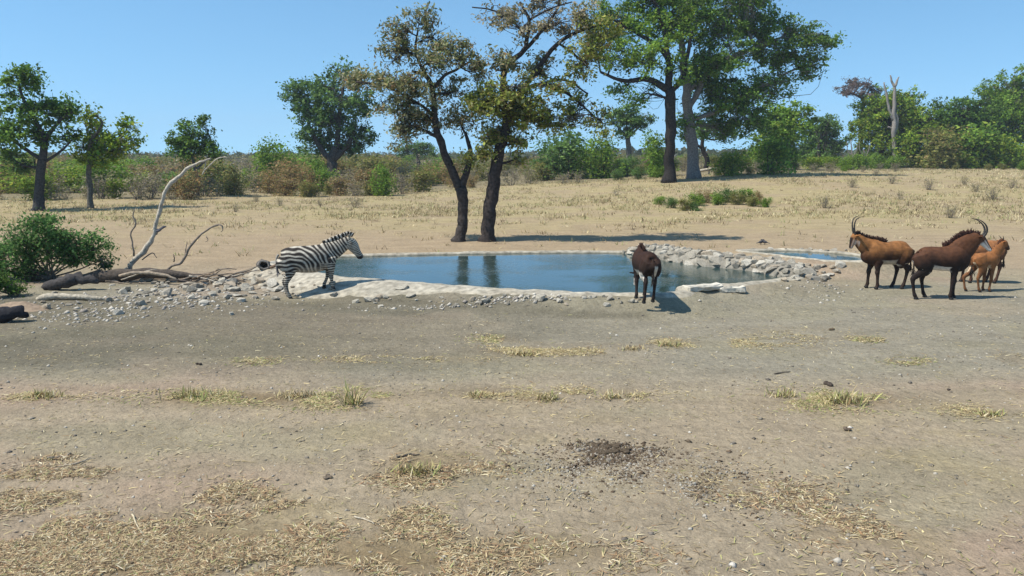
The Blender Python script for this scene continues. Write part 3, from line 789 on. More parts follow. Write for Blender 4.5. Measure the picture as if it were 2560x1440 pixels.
# ------------------------------------------------------------------ thicket: every bush its own object
def bush_proto(seed, pal, w, h, leaf, cover, bark, bare=False, aspect=.6):
    r = np.random.default_rng(seed)
    tb = MB(); fb = MB(); cl = []
    for s in range(r.integers(5, 9)):
        a = r.uniform(0, 6.28); top = np.array([math.cos(a) * w * r.uniform(.2, .8), math.sin(a) * w * r.uniform(.2, .8), h * r.uniform(.55, 1)])
        b0 = np.array([math.cos(a) * .12 * w, math.sin(a) * .12 * w, -.1])
        mid = (b0 + top) / 2 + r.normal(0, .1, 3) * h
        st = catmull(np.vstack([b0, mid, top]), 4)
        tube(tb, st, np.linspace(.035 * h / 2, .012, len(st)), 4, bark)
        for t in range(5 if not bare else 8):
            j = r.integers(2, len(st)); e = st[j] + r.normal(0, .34, 3) * np.array([w, w, h * .6])
            e[2] = np.clip(e[2], .12 * h, h)
            tw = catmull(np.vstack([st[j], (st[j] + e) / 2 + r.normal(0, .06, 3), e]), 3)
            tube(tb, tw, np.linspace(.014, .007, len(tw)), 3, bark, cap=False)
            cl.append(e)
        cl.append(top)
    cl = np.array(cl); n = int(2.6 * cover * w * h * 2 / (leaf * leaf * aspect / 2))
    k = r.integers(0, len(cl), n)
    pos = cl[k] + r.normal(0, 1, (n, 3)) * np.array([.20 * w, .20 * w, .13 * h])
    pos[:, 2] = np.abs(pos[:, 2] - .04) + .03
    tint = pick(pal, n, r) * (1 + r.normal(0, .16, (len(cl), 1)))[k].clip(.6, 1.5)
    leaves(fb, pos, leaf, aspect, pal, .2, r, tint)
    return tb.mesh('stems', True), fb.mesh('foliage')
PROTO = {}
for kind, pal, bark, cover in (('olive', OLIVE, (.12, .10, .08), 1.5), ('green', GREEN_M, (.07, .06, .05), 1.7), ('yellow', GREEN_Y, (.09, .08, .06), 1.7),
                               ('brown', BROWN, (.14, .10, .08), 1.2), ('grey', GREYTW, (.21, .18, .155), .30), ('blue', GREEN_B, (.07, .065, .06), 1.6)):
    PROTO[kind] = [bush_proto(hash(kind) % 1 + 300 + 7 * i + len(kind) * 31, pal, 1.25, 2.0 + .3 * i, .17, cover, bark, kind == 'grey') for i in range(3)]
BLAB = {'olive': ('olive green thicket bush', 'olive bushes of the thicket'),
        'green': ('leafy mid green thicket bush', 'green bushes of the thicket'),
        'yellow': ('bright yellow green thicket bush', 'yellow green bushes of the thicket'),
        'brown': ('dry brown leaved thicket bush', 'brown bushes of the thicket'),
        'grey': ('leafless grey twiggy thicket bush', 'bare grey bushes of the thicket'),
        'blue': ('dark bluish green thicket bush', 'bluish green bushes of the thicket')}
BNAME = {'olive': 'olive_bush', 'green': 'green_bush', 'yellow': 'yellow_green_bush', 'brown': 'dry_brown_bush', 'grey': 'bare_bush', 'blue': 'dark_bush'}
def bush(kind, p, h, wk=1.0, label=None, group=None, name=None, cat='bush'):
    i = random.randrange(3); st, fo = PROTO[kind][i]
    s = h / (2.0 + .3 * i)
    o = empty(name or BNAME[kind], p, random.uniform(0, 6.28)); o.scale = (s * wk, s * wk, s)
    if st.materials[:] == []: st.materials.append(M_BARK)
    if fo.materials[:] == []: fo.materials.append(M_LEAF)
    mesh_obj('stems', st, None, o); mesh_obj('foliage', fo, None, o)
    lb, gp = BLAB[kind]
    tag(o, label or lb, cat, group if label else gp)
    return o
mix_left = ['brown', 'olive', 'yellow', 'brown', 'green', 'grey', 'olive', 'blue']
def kind_for(px):
    if px < 340: w = dict(yellow=4, olive=2, brown=3, green=2, grey=1)
    elif px < 640: w = dict(brown=4, olive=3, grey=4, blue=1, green=1)
    elif px < 800: w = dict(brown=4, olive=3, green=2)
    elif px < 1150: w = dict(olive=4, brown=2, grey=3, green=2)
    elif px < 1640: w = dict(olive=3, blue=2, grey=3, brown=2, green=1)
    elif px < 2120: w = dict(olive=3, green=3, yellow=2, grey=2, blue=1)
    else: w = dict(green=4, yellow=2, olive=2, grey=1)
    return random.choices(list(w), list(w.values()))[0]
WHERE = [(-60, 'beyond the left edge of the clearing'), (160, 'behind the tall dark left tree'), (340, 'behind the slim pale sided tree'), (600, 'behind the upright dead branch'), (760, 'between the dead branch and the large round tree'), (930, 'around the large round tree'),
         (1130, 'between the round tree and the forked tree'), (1330, 'behind the two trees on the bank'), (1530, 'between the leaning tree and the flat topped tree'), (1760, 'behind the black and pale trunks'),
         (1960, 'right of the pale tall trunk'), (2130, 'at the gap of sky'), (2290, 'around the bare dead trunk'), (2640, 'below the dark trees on the rise'), (9999, 'beyond the mottled trunk on the rise')]
for row, (k0, k1, step) in enumerate([(.46, .72, 44), (.24, .48, 40), (.12, .30, 40), (.06, .22, 40), (.02, .14, 44)]):
    px = -420 + random.uniform(0, 40)
    while px < 2900:
        ey = np.interp(px, edge_x, edge_y)
        py = 390 + (ey - 390) * (1, .84, .68, .52, .38)[row] + random.uniform(-3, 3)
        keep = random.random() < (.80 if row == 0 else .98)
        if 1560 < px < 1800 and row < 2: keep = keep and random.random() < .45
        if 1060 < px < 1120 and row == 0: keep = False
        if keep:
            p = ground(px, py, 300)
            k = kind_for(px)
            if row == 0 and random.random() < .45: k = 'grey'
            top = 386 + (ey - 386) * random.uniform(k0, k1)
            h = (py - top) * p[1] / FPX
            if row > 0 and px > 2150: h *= 1.3
            wh = next(w_ for lim, w_ in WHERE if px < lim)
            adj, grp = BLAB[k]
            bush(k, p, h, random.uniform(1.1, 1.6), label=('knee high ' if h < 1.1 else 'low ' if h < 1.8 else '') + adj + ' ' + wh, group=grp)
        px += step * random.uniform(.7, 1.3) * (1 if -90 < px < 2650 else 1.9)
# single bushes one can point at
for (px, py, k, h, wk, lb) in [
  (690, 470, 'green', 4.3, .8, 'tall dark green bush standing above the brown thicket'),
  (775, 492, 'brown', 2.3, .8, 'rusty brown bush in front of the large round tree'),
  (960, 490, 'green', 2.3, .9, 'green bush with bare stems left of the forked tree'),
  (1420, 448, 'blue', 4.4, 1.2, 'wide bluish green bush right of the thick leaning trunk'),
  (1490, 446, 'green', 3.8, .9, 'rounded green bush before the flat topped tree'),
  (1635, 443, 'green', 3.9, .8, 'dense green bush touching the black trunk'),
  (1820, 440, 'yellow', 2.4, 1.1, 'yellow green bush in the shade of the tall pale trunk'),
  (1925, 436, 'green', 3.0, 1.0, 'leafy green bush at the edge of the big tree shadow'),
  (2360, 421, 'olive', 5.0, 1.1, 'tall olive bush beside the dead trunk on the rise'),
  (2430, 421, 'green', 5.2, 1.1, 'tall green bush on the rise below the dark trees'),
  (2485, 421, 'yellow', 4.0, 1.0, 'yellow leaved bush on the rise near the mottled trunk'),
  (2545, 421, 'yellow', 3.6, 1.0, 'yellow green bush behind the mottled trunk')]:
    bush(k, ground(px, py), h, wk, label=lb)
# low evergreen patch on the dry grass
for i, (px, py, h) in enumerate([(1650, 512, .55), (1680, 520, .65), (1712, 526, .7), (1738, 514, .8), (1762, 508, .85), (1790, 512, .7), (1815, 506, .9), (1845, 512, .8), (1868, 505, .9), (1895, 510, .8), (1915, 518, .6), (1735, 527, .5), (1880, 516, .6)]):
    bush(('green', 'blue', 'olive', 'green', 'brown')[i % 5], ground(px, py), h * .85, 1.4, label='low dark green shrub of the patch on the open dry grass', group='low shrubs on the dry grass', name='low_shrub', cat='shrub')
for px, py in [(2130, 470), (2230, 460), (2320, 475), (2410, 462), (2480, 500), (2250, 500), (2375, 545), (2060, 520), (2530, 470), (1540, 490), (700, 515), (590, 530), (800, 515), (640, 505), (890, 520), (2080, 430), (2190, 440), (2440, 480)]:
    bush('grey', ground(px, py), random.uniform(.45, .8), 1.2, label='small leafless twiggy shrub on the open dry grass', group='twiggy shrubs on the dry grass', name='twiggy_shrub', cat='shrub')

# far wood on the horizon: reads as one mass
fw = MB(); n = 26000
fy = 200 + 850 * rng.random(n) ** 1.7; fx = rng.uniform(-1, 1, n) * fy * .85
hcap = (2.0 + 2.6 * fbm(fx / 22, fy / 30, 3, 71)) * (1 + ss(300, 900, fy) * .7)
fz = H(fx, fy) * 1.0 + hcap * rng.random(n) ** .7
fc = pick([(.10, .115, .06, 3), (.09, .11, .065, 2), (.13, .12, .07, 2), (.075, .10, .06, 2)], n)
leaves(fw, np.column_stack([fx, fy, fz]), 1.5, .75, None, .1, rng, fc)
tag(fw.build('distant_woodland', M_LEAF), 'hazy distant scrub woodland along the horizon', 'woodland', kind='stuff')

# ------------------------------------------------------------------ big green bush, low plant, dead fallen tree at the left
def local_bush(name, label, base, blobs, pal, leaf, cover, seed, clump=.26, cat='bush'):
    G = ground(*base); limbs = []
    r = random.Random(seed)
    for b in blobs:
        limbs.append([(base[0] + r.uniform(-25, 25), base[1] - 2, 2.2), ((base[0] + b[0]) / 2 + r.uniform(-10, 10), (base[1] + b[1]) / 2, 1.8), (b[0], b[1], 1.2)])
    t = tree(name, label, base, limbs, blobs, leaf, pal, (.10, .085, .07), cover=cover, seed=seed, aspect=.55, clump=clump, cat=cat, sides=5)
    return t
local_bush('green_bush', 'large dense green bush beside the dark fallen log', (120, 702),
  [(110,570,62,36),(60,600,46,40),(160,590,50,36),(200,600,36,36,.9),(240,620,52,30,.8),(255,650,40,26,.7),(130,630,70,44),(60,650,60,44),(180,650,60,36),(10,630,50,40),(0,680,50,30),(100,690,60,22),(-50,640,60,60),(85,555,16,20,.8),(128,550,16,22,.8)],
  [(.085,.18,.045,3),(.12,.23,.06,3),(.16,.28,.085,2),(.06,.13,.04,2),(.24,.22,.10,.5)], .08, 1.25, 61)
local_bush('leafy_plant', 'low yellow green leafy plant below the large green bush', (20, 742),
  [(20,715,34,22),(-20,710,34,26),(45,722,22,14,.8)], [(.10,.18,.03,3),(.14,.20,.045,2),(.07,.13,.03,2)], .07, 1.6, 62, .16, 'plant')

ft = empty('fallen_dead_tree', ground(330, 700)); FO = np.array(ft.location)
tag(ft, 'dark rotting fallen tree with pale upright dead branches beside the rubble', 'dead tree')
def limb(name, pts, base_d, col, sides=8, parent=ft, origin=None, wob=.13, seed=0):
    thin = .72 if name in ('branch', 'branch_stub') else 1.0
    r = np.random.default_rng(seed); Yb = ground(*base_d)[1]
    P = np.array([np.append(at_y(p[0], p[1], Yb + (p[3] if len(p) > 3 else 0)), p[2] * Yb / FPX) for p in pts])
    P[:, 3] *= thin; C = catmull(P, 3); w = r.normal(0, 1, (len(C), 3)) * C[:, 3:4] * wob * (2.2 if thin < 1 else 1)
    b = MB(); tube(b, C[:, :3] + w - (FO if origin is None else origin), (C[:, 3] * (1 + .09 * r.normal(0, 1, len(C)))).clip(.006, 3), sides, col)
    return b.build(name, M_WOOD, parent, smooth=True)
DK = (.05, .042, .036); PALE = (.42, .37, .30); MID = (.25, .20, .155)
limb('trunk', [(60,735,8,.1),(130,712,13,.1),(220,698,16),(300,688,15),(380,682,13),(440,686,10),(500,693,7),(560,698,4)], (330, 705), (.085, .068, .055), 10, seed=1, wob=.22)
limb('root_mass', [(110,722,9,-.25),(140,712,15,-.25),(175,702,16,-.25),(210,698,12,-.2),(245,704,6,-.25)], (200, 722), (.06, .054, .052), 9, seed=2, wob=.2)
limb('branch', [(300,694,10),(318,670,9.5),(345,640,9),(378,606,8),(390,570,7),(397,535,7),(408,500,7),(428,455,7),(450,440,6),(475,418,5),(500,405,4),(527,397,2.5)], (320, 692), PALE, seed=3)
limb('branch', [(505,438,1.5),(512,425,2),(530,408,2),(548,394,1.8),(572,393,1.2)], (320, 692), PALE, 6, seed=4)
limb('branch', [(510,426,1.5),(514,410,1.5),(512,400,2)], (320, 692), PALE, 5, seed=14)
limb('branch', [(336,640,4),(330,605,3),(328,580,3),(340,558,3),(333,540,2.5),(337,522,1.2)], (320, 692), MID, 6, seed=5)
limb('branch_stub', [(386,582,7),(398,574,6),(414,566,3)], (320, 692), (.13, .12, .13), 7, seed=6)
limb('branch', [(395,692,5),(430,665,4.5),(455,655,5),(470,625,4.5),(490,598,4.5),(512,580,4),(535,565,3.5),(552,562,3),(557,573,2),(553,580,1)], (420, 700), MID, 7, seed=7)
limb('branch', [(300,688,5,-.3),(345,682,6,-.3),(385,684,6,-.3),(420,690,5,-.3),(444,702,4,-.3)], (400, 707), (.33, .26, .19), 7, seed=8)
limb('branch', [(444,702,3,-.2),(480,692,3,-.2),(520,690,3,-.2),(570,684,2,-.2)], (440, 707), MID, 6, seed=9)
limb('branch', [(462,640,2),(464,625,2),(468,605,1)], (420, 700), MID, 5, seed=10)
limb('branch', [(515,590,2),(520,600,1.5),(513,605,1)], (420, 700), MID, 5, seed=11)
limb('branch', [(434,655,2.5),(436,645,2),(433,636,1.5)], (420, 700), (.08, .07, .06), 5, seed=12)
limb('branch', [(355,650,2),(380,632,2),(392,645,1.2)], (330, 692), (.18, .15, .13), 5, seed=13)
rb = random.Random(77)
for i_ in range(22):                                   # snapped side branches tangled round the log
    x_ = rb.uniform(230, 560); y_ = 700 - (x_ - 230) * .02 + rb.uniform(-6, 10); L_ = rb.uniform(35, 110); a_ = rb.uniform(-.35, .55); dz_ = rb.uniform(-.5, .4)
    col_ = rb.choice([PALE, MID, (.12, .095, .08), (.30, .22, .15), (.09, .075, .065)])
    limb('branch', [(x_, y_, rb.uniform(1.8, 4), dz_), (x_ + L_ * .35, y_ - L_ * a_ * .3 - 2, 2.6, dz_ + .1), (x_ + L_ * .7, y_ - L_ * a_ * .75 + rb.uniform(-5, 5), 2, dz_), (x_ + L_, y_ - L_ * a_ + rb.uniform(-6, 6), 1, dz_ - .1)], (x_, 708), col_, 5, seed=200 + i_)
o = limb('fallen_log', [(92,747,5),(110,744,8),(160,742,8),(210,743,7),(250,746,5),(262,748,3)], (180, 751), (.40, .35, .27), 9, None, np.zeros(3), .15, 21)
tag(o, 'short pale bark stripped log lying before the dark fallen tree', 'log')
# hollow stump piece behind the zebra
G = ground(660, 676)
b = MB()
ax = unit(np.array([.35, -1, .12])); up = np.array([0, 0, 1.]); sx = unit(np.cross(ax, up)); sz = np.cross(sx, ax)
th = np.linspace(0, 2 * math.pi, 15)[:-1]
prof2 = [(-.36, .01), (-.34, .15), (-.1, .175), (.1, .165), (.16, .15), (.165, .10), (.05, .09), (-.02, .004)]
V = []
for a_, r_ in prof2:
    rr = r_ * (1 + .16 * np.sin(th * 2 + 1) + .09 * np.cos(th * 5 + a_ * 6))
    V.append(ax * a_ + np.cos(th)[:, None] * sx * rr[:, None] + np.sin(th)[:, None] * sz * rr[:, None] + np.array([0, 0, .15]))
V = np.vstack(V); k = len(th); i = np.arange(k); i2 = (i + 1) % k
Q = np.concatenate([np.stack([r_ * k + i, r_ * k + i2, (r_ + 1) * k + i2, (r_ + 1) * k + i], -1) for r_ in range(len(prof2) - 1)])
C = np.tile([.10, .085, .075], (len(V), 1)); C[4 * k:6 * k] = (.24, .21, .18); C[6 * k:] = (.04, .034, .03)
b.add(V, Q, None, C); o = b.build('hollow_log', M_WOOD, smooth=True); o.location = G
tag(o, 'short hollow log with dark bark lying behind the zebra', 'log')
o = limb('fallen_log', [(676,668,4),(690,664,4),(705,668,3)], (690, 675), (.18, .12, .08), 6, None, np.zeros(3), .2, 22)
tag(o, 'thin brown stick leaning against the hollow log behind the zebra', 'stick')
# near-black log added in place of the dark hole under the red earth heap
o = limb('hole_stand_in', [(-60,792,20),(-20,788,19),(20,784,18),(52,784,14),(66,788,6)], (10, 806), (.022, .022, .026), 10, None, np.zeros(3), .2, 23)
tag(o, 'dark log added in place of the dark hole by the red earth heap', 'log')
G = ground(30, 778); b = MB(); u = np.linspace(-1, 1, 25); X, Yv = np.meshgrid(u, u); rr = np.hypot(X, Yv)
Z = (.20 * (1 - ss(0, 1, rr)) * (.7 + .6 * fbm(X * 3 + 5, Yv * 3, 3, 5)) - .03)
V = np.column_stack([(X * 1.0).ravel(), (Yv * .55).ravel(), Z.ravel()])
V[:, 2] += H(V[:, 0] + G[0], V[:, 1] + G[1] + .2) - G[2]
ii = np.arange(625).reshape(25, 25)
b.add(V, np.stack([ii[:-1, :-1], ii[:-1, 1:], ii[1:, 1:], ii[1:, :-1]], -1).reshape(-1, 4), None, (.27, .20, .14))
o = b.build('earth_heap', M_ROCK, smooth=True); o.location = (G[0], G[1] + .2, G[2])
tag(o, 'reddish bare earth heap behind the added dark log', 'earth heap')
# pale fallen trunk at the foot of the big tree
o = limb('fallen_log', [(1742,428,3.5),(1765,425,3.5),(1795,420,3)], (1760, 440), (.42, .37, .30), 7, None, np.zeros(3), .12, 24)
o2 = limb('prop', [(1750,437,2.2),(1750,428,2)], (1760, 440), (.35, .30, .25), 5, o, np.zeros(3), .1, 25)
limb('prop', [(1772,436,2),(1773,425,2)], (1760, 440), (.35, .30, .25), 5, o, np.zeros(3), .1, 26)
tag(o, 'pale fallen trunk propped up beside the pale grey tree', 'log')

# ------------------------------------------------------------------ animals
def loft(mb, st, n=4, sides=18, lateral=(0, 1, 0)):
    """closed limb or trunk from stations x,y,z,half height,half width"""
    C = catmull(np.array(st, float), n)
    P = C[:, :3]; T = unit(np.gradient(P, axis=0))
    lat = np.tile(np.array(lateral, float), (len(P), 1)); lat = unit(lat - T * (lat * T).sum(1, keepdims=True))
    nr = np.cross(T, lat); th = np.arange(sides) / sides * 2 * math.pi
    rn = np.maximum(C[:, 3], .012)[:, None, None]; rw = np.maximum(C[:, 4], .012)[:, None, None]
    V = P[:, None] + rn * np.sin(th)[None, :, None] * nr[:, None] + rw * np.cos(th)[None, :, None] * lat[:, None]
    k = len(P); V = V.reshape(-1, 3)
    i = np.arange(k - 1)[:, None] * sides; j = np.arange(sides)[None]; j2 = (j + 1) % sides
    q = np.stack([i + j, i + j2, i + sides + j2, i + sides + j], -1).reshape(-1, 4)
    m = len(V); V = np.vstack([V, P[0] - T[0] * rn[0, 0] * .4, P[-1] + T[-1] * rn[-1, 0] * .4]); jj = np.arange(sides); j2 = (jj + 1) % sides
    t = np.vstack([np.stack([np.full(sides, m), j2, jj], -1), np.stack([np.full(sides, m + 1), (k - 1) * sides + jj, (k - 1) * sides + j2], -1)])
    mb.add(V, q, t)

def skin(mb, voxel, smooth=3):
    """one continuous surface over all lofts"""
    o = mesh_obj('tmp', mb.mesh('tmp'), None)
    m = o.modifiers.new('r', 'REMESH'); m.mode = 'VOXEL'; m.voxel_size = voxel; m.use_smooth_shade = True
    s = o.modifiers.new('s', 'SMOOTH'); s.factor = .5; s.iterations = smooth
    dg = bpy.context.evaluated_depsgraph_get()
    me = bpy.data.meshes.new_from_object(o.evaluated_get(dg))
    old = o.data; bpy.data.objects.remove(o); bpy.data.meshes.remove(old)
    me.name = 'body'
    co = np.zeros(len(me.vertices) * 3, np.float32); me.vertices.foreach_get('co', co)
    nr = np.zeros(len(me.vertices) * 3, np.float32); me.vertices.foreach_get('normal', nr)
    return me, co.reshape(-1, 3), nr.reshape(-1, 3)

def paint(me, c):
    while me.color_attributes: me.color_attributes.remove(me.color_attributes[0])
    at = me.color_attributes.new('Col', 'FLOAT_COLOR', 'POINT')
    at.data.foreach_set('color', np.hstack([c, np.ones((len(c), 1))]).astype(np.float32).ravel())
    me.polygons.foreach_set('use_smooth', np.ones(len(me.polygons), bool))

def eyeball(parent, p, r=.02):
    bm = bmesh.new(); bmesh.ops.create_icosphere(bm, subdivisions=2, radius=r)
    me = bpy.data.meshes.new('eye'); bm.to_mesh(me); bm.free()
    at = me.color_attributes.new('Col', 'FLOAT_COLOR', 'POINT')
    at.data.foreach_set('color', np.tile(np.array([.01, .008, .006, 1], np.float32), len(me.vertices)))
    o = mesh_obj('eye', me, M_HORN, parent); o.location = p

def mane(parent, line, h, w, colf, name='mane', ragged=.25, seed=0):
    """upright hair crest: many tapered tufts along the neck line (x,z)"""
    r = np.random.default_rng(seed); L = catmull(np.array(line, float), 12); b = MB()
    T = unit(np.gradient(L, axis=0)); nrm = np.stack([-T[:, 1], T[:, 0]], -1)
    if nrm[:, 1].mean() < 0: nrm = -nrm
    for i in range(len(L)):
        for s in range(5):
            y = r.uniform(-w, w); hh = h * (1 + ragged * r.normal())
            p = np.array([L[i, 0], y, L[i, 1]]); e = p + np.array([nrm[i, 0] + r.normal(0, .15), r.normal(0, .2), nrm[i, 1]]) * hh
            tube(b, np.vstack([p - np.array([nrm[i, 0], 0, nrm[i, 1]]) * .03, (p + e) / 2, e]), [.013, .012, .004], 5, colf(i / len(L), r))
    return b.build(name, M_HAIR, parent)

def hang(parent, pts, rad, col, tip, name='tail', seed=0):
    r = np.random.default_rng(seed); b = MB(); C = catmull(np.array(pts, float), 6)
    k = len(C); rr = np.interp(np.arange(k), np.linspace(0, k - 1, len(rad)), rad)
    cc = np.repeat(np.where((np.arange(k) / k)[:, None] > .55, np.array(tip)[None], np.array(col)[None]), 8, 0)
    tube(b, C, rr, 8, np.vstack([cc, col, tip]))
    for i in range(22):                              # hair tuft at the end
        p = C[r.integers(int(k * .6), k)] ; e = p + np.array([r.normal(0, .03), r.normal(0, .03), -r.uniform(.06, .16)])
        tube(b, np.vstack([p, (p + e) / 2 + r.normal(0, .008, 3), e]), [.012, .01, .003], 4, np.array(tip) * r.uniform(.7, 1.3))
    return b.build(name, M_HAIR, parent, smooth=True)

def leg(mb, pts, g=1.22):
    loft(mb, [(p[0], p[1], p[2], p[3] * g, p[4] * g) for p in pts], 3, 12)

# --- zebra (local: x forward, y left, z up; traced in side view)
def build_zebra():
    zx = lambda a: (a - 600) / 705.0
    zz = lambda b_: (1150 - b_) / 727.0
    zeb = empty('zebra'); mb = MB()
    body = [(100,520,640,.09),(160,430,770,.20),(270,355,810,.25),(420,325,815,.275),(560,322,830,.29),(700,318,832,.29),(820,305,815,.265),(920,295,790,.235),(1010,305,740,.20),(1085,345,660,.15)]
    loft(mb, [(zx(a), 0, (zz(t) + zz(b_)) / 2, (zz(t) - zz(b_)) / 2, w) for a, t, b_, w in body], 4, 22)
    def S(a, b_, h, w, y=0): return (zx(a), y, zz(b_), h, w)
    loft(mb, [S(930,470,.27,.18), S(1070,428,.245,.135), S(1170,378,.215,.112), S(1270,315,.18,.097), S(1345,262,.145,.088), S(1390,232,.115,.082)], 4, 18)
    loft(mb, [S(1360,240,.09,.078), S(1402,280,.145,.092), S(1450,355,.15,.09), S(1498,435,.115,.074), S(1540,500,.09,.066), S(1572,556,.09,.068), S(1584,586,.062,.055)], 4, 16)
    for s in (1, -1):                                                             # ears
        loft(mb, [S(1385,200,.03,.02,s*.06), S(1385,160,.035,.022,s*.085), S(1392,118,.028,.018,s*.10), S(1398,92,.012,.01,s*.105)], 3, 8)
    zf = .0
    # forelegs: near one straight, far one trailing
    leg(mb, [S(1010,560,.16,.08,-.13), S(1035,700,.10,.065,-.135), S(1040,800,.062,.05,-.13), S(1035,880,.05,.042,-.13), S(1035,920,.05,.04,-.13), S(1042,1000,.032,.03,-.13), S(1050,1060,.042,.036,-.13), S(1058,1100,.036,.034,-.13), S(1066,1150,.055,.046,-.13)])
    leg(mb, [S(980,600,.15,.08,.13), S(985,720,.095,.06,.13), S(985,810,.06,.048,.13), S(975,890,.05,.042,.13), S(955,960,.034,.03,.13), S(925,1030,.034,.03,.13), S(905,1070,.04,.034,.13), S(900,1110,.036,.034,.13), S(900,1150,.052,.045,.13)])
    # hind legs
    for y, dx, lift in ((-.14, 0, 0), (.14, -45, -25)):
        leg(mb, [S(230,560,.22,.11,y*.8), S(280,680,.185,.10,y), S(315,780,.13,.08,y), S(290,870,.078,.055,y), S(255+dx*.6,950,.062,.045,y), S(238+dx,1000,.05,.04,y), S(243+dx,1080,.033,.03,y), S(258+dx,1180+lift,.034,.03,y), S(275+dx,1230+lift,.044,.038,y), S(292+dx,1265+lift,.038,.036,y), S(312+dx,1320+lift,.056,.048,y)])
    me, co, nr = skin(mb, .0125, 3)
    x, y, z = co.T
    per = .104
    cx, cz = zx(430), zz(770)
    dx = x - cx; kx = np.where(dx < 0, .22, 1.0)
    rr = np.sqrt((kx * dx) ** 2 + (z - cz) ** 2)
    wob = .012 * np.sin(x * 19 + z * 7) + .010 * np.sin(z * 23 + x * 5)
    ph = rr / per
    def blend(a, b_, w): return a * (1 - w) + b_ * w
    # thigh and hind leg: level stripes
    hind = (x < zx(420))
    wl = ss(zz(800), zz(900), z) * 0
    wleg = np.where(hind, 1 - ss(zz(860), zz(720), z), 0)
    ph_leg = (z - cz) / np.interp(z, [0, zz(900), zz(700)], [.052, .07, .1])
    phz = np.where(hind & (z < cz), -(z - cz) / np.interp(z, [0, zz(900), zz(700)], [.056, .075, .098]), ph)
    # neck: stripes across the neck axis
    ang = R(33); s = (x - zx(960)) * math.cos(ang) + (z - zz(450)) * math.sin(ang)
    wn_ = ss(zx(930), zx(1040), x + .45 * (z - zz(500)))
    phn = rr * 0 + s / .078 + 7.3
    phase = np.where(wn_ > .5, phn, phz)
    fore = (x > zx(860)) & (x < zx(1110)) & (z < zz(640))
    phase = np.where(fore, z / .058, phase)
    head = (x > zx(1335)) & (z > zz(640)) & ((x - zx(1335)) * .85 - (z - zz(330)) * .2 > 0)
    phh = ((x - zx(1400)) * -.35 + (z - zz(300)) * .94) / .046 + .6 * np.abs(y) / .05
    phase = np.where(head, phh, phase)
    v = np.sin(2 * math.pi * (phase + wob / per))
    blk = 1 / (1 + np.exp(-(v + np.where(head, -.2, .32) + .25 * np.sin(x * 13 + z * 17)) * 6))
    white = np.array([.47, .425, .35]); black = np.array([.026, .021, .018])
    c = white[None] * (1 - blk[:, None]) + black[None] * blk[:, None]
    # dark muzzle, hooves, spine line, eye patch
    mz = (x > zx(1440)) * (1 - ss(zz(560), zz(520), z))
    c = c * (1 - mz[:, None]) + np.array([.02, .017, .016]) * mz[:, None]
    hoof = (1 - ss(.045, .075, z - np.where(hind, zz(1320), zz(1150)))) * (z < zz(1000))
    c = c * (1 - hoof[:, None]) + np.array([.03, .026, .022]) * hoof[:, None]
    eyep = np.exp(-(((x - zx(1425)) / .035) ** 2 + ((z - zz(282)) / .03) ** 2)) * (np.abs(y) > .05)
    c = c * (1 - eyep[:, None]) + .015 * eyep[:, None]
    und = ss(.25, .8, -nr[:, 2]) * (z > zz(860)) * (x < zx(900)) * (x > zx(430))
    c = c * (1 - .5 * und[:, None]) + np.array([.5, .45, .38]) * .5 * und[:, None]
    paint(me, c)
    mesh_obj('body', me, M_COAT, zeb)
    def zc(f, r): return (.02, .018, .016) if math.sin(f * 60) > -.2 else (.5, .46, .4)
    mane(zeb, [(zx(930), zz(290)), (zx(1060), zz(236)), (zx(1180), zz(190)), (zx(1300), zz(145)), (zx(1380), zz(126)), (zx(1440), zz(155))], .075, .018, zc, ragged=.12, seed=3)
    hang(zeb, [(zx(120), 0, zz(470)), (zx(85), .0, zz(540)), (zx(75), 0, zz(640)), (zx(85), 0, zz(740)), (zx(105), 0, zz(800))], [.035, .025, .022, .03, .012], (.30, .27, .23), (.16, .15, .15), seed=4)
    for s_ in (1, -1): eyeball(zeb, (zx(1425), s_ * .082, zz(284)), .018)
    return zeb, {'hooves': [(zx(1066), -.13), (zx(900), .13), (zx(312), -.14), (zx(267), .14)]}
zebra, zi = build_zebra()
tag(zebra, 'striped zebra walking along the concrete apron towards the waterhole', 'zebra')
# feet: fore feet higher on the apron than hind feet
zp = ground(769, 739)
zebra.location = (zp[0], zp[1], 0)
ZYAW = R(13)
zebra.rotation_euler = (0, 0, ZYAW); zebra.scale = (.96, .96, .96)
def zfoot(lx, ly):
    X = zp[0] + lx * math.cos(ZYAW) - ly * math.sin(ZYAW); Yw = zp[1] + lx * math.sin(ZYAW) + ly * math.cos(ZYAW)
    return Hs(X, Yw) + .03
fz = [zfoot(*h) for h in zi['hooves']]
zebra.location.z = (fz[0] + fz[1]) / 2
print('zebra feet heights', [round(v - zebra.location.z, 3) for v in fz], 'hind foot local', (1150 - 1320) / 727)

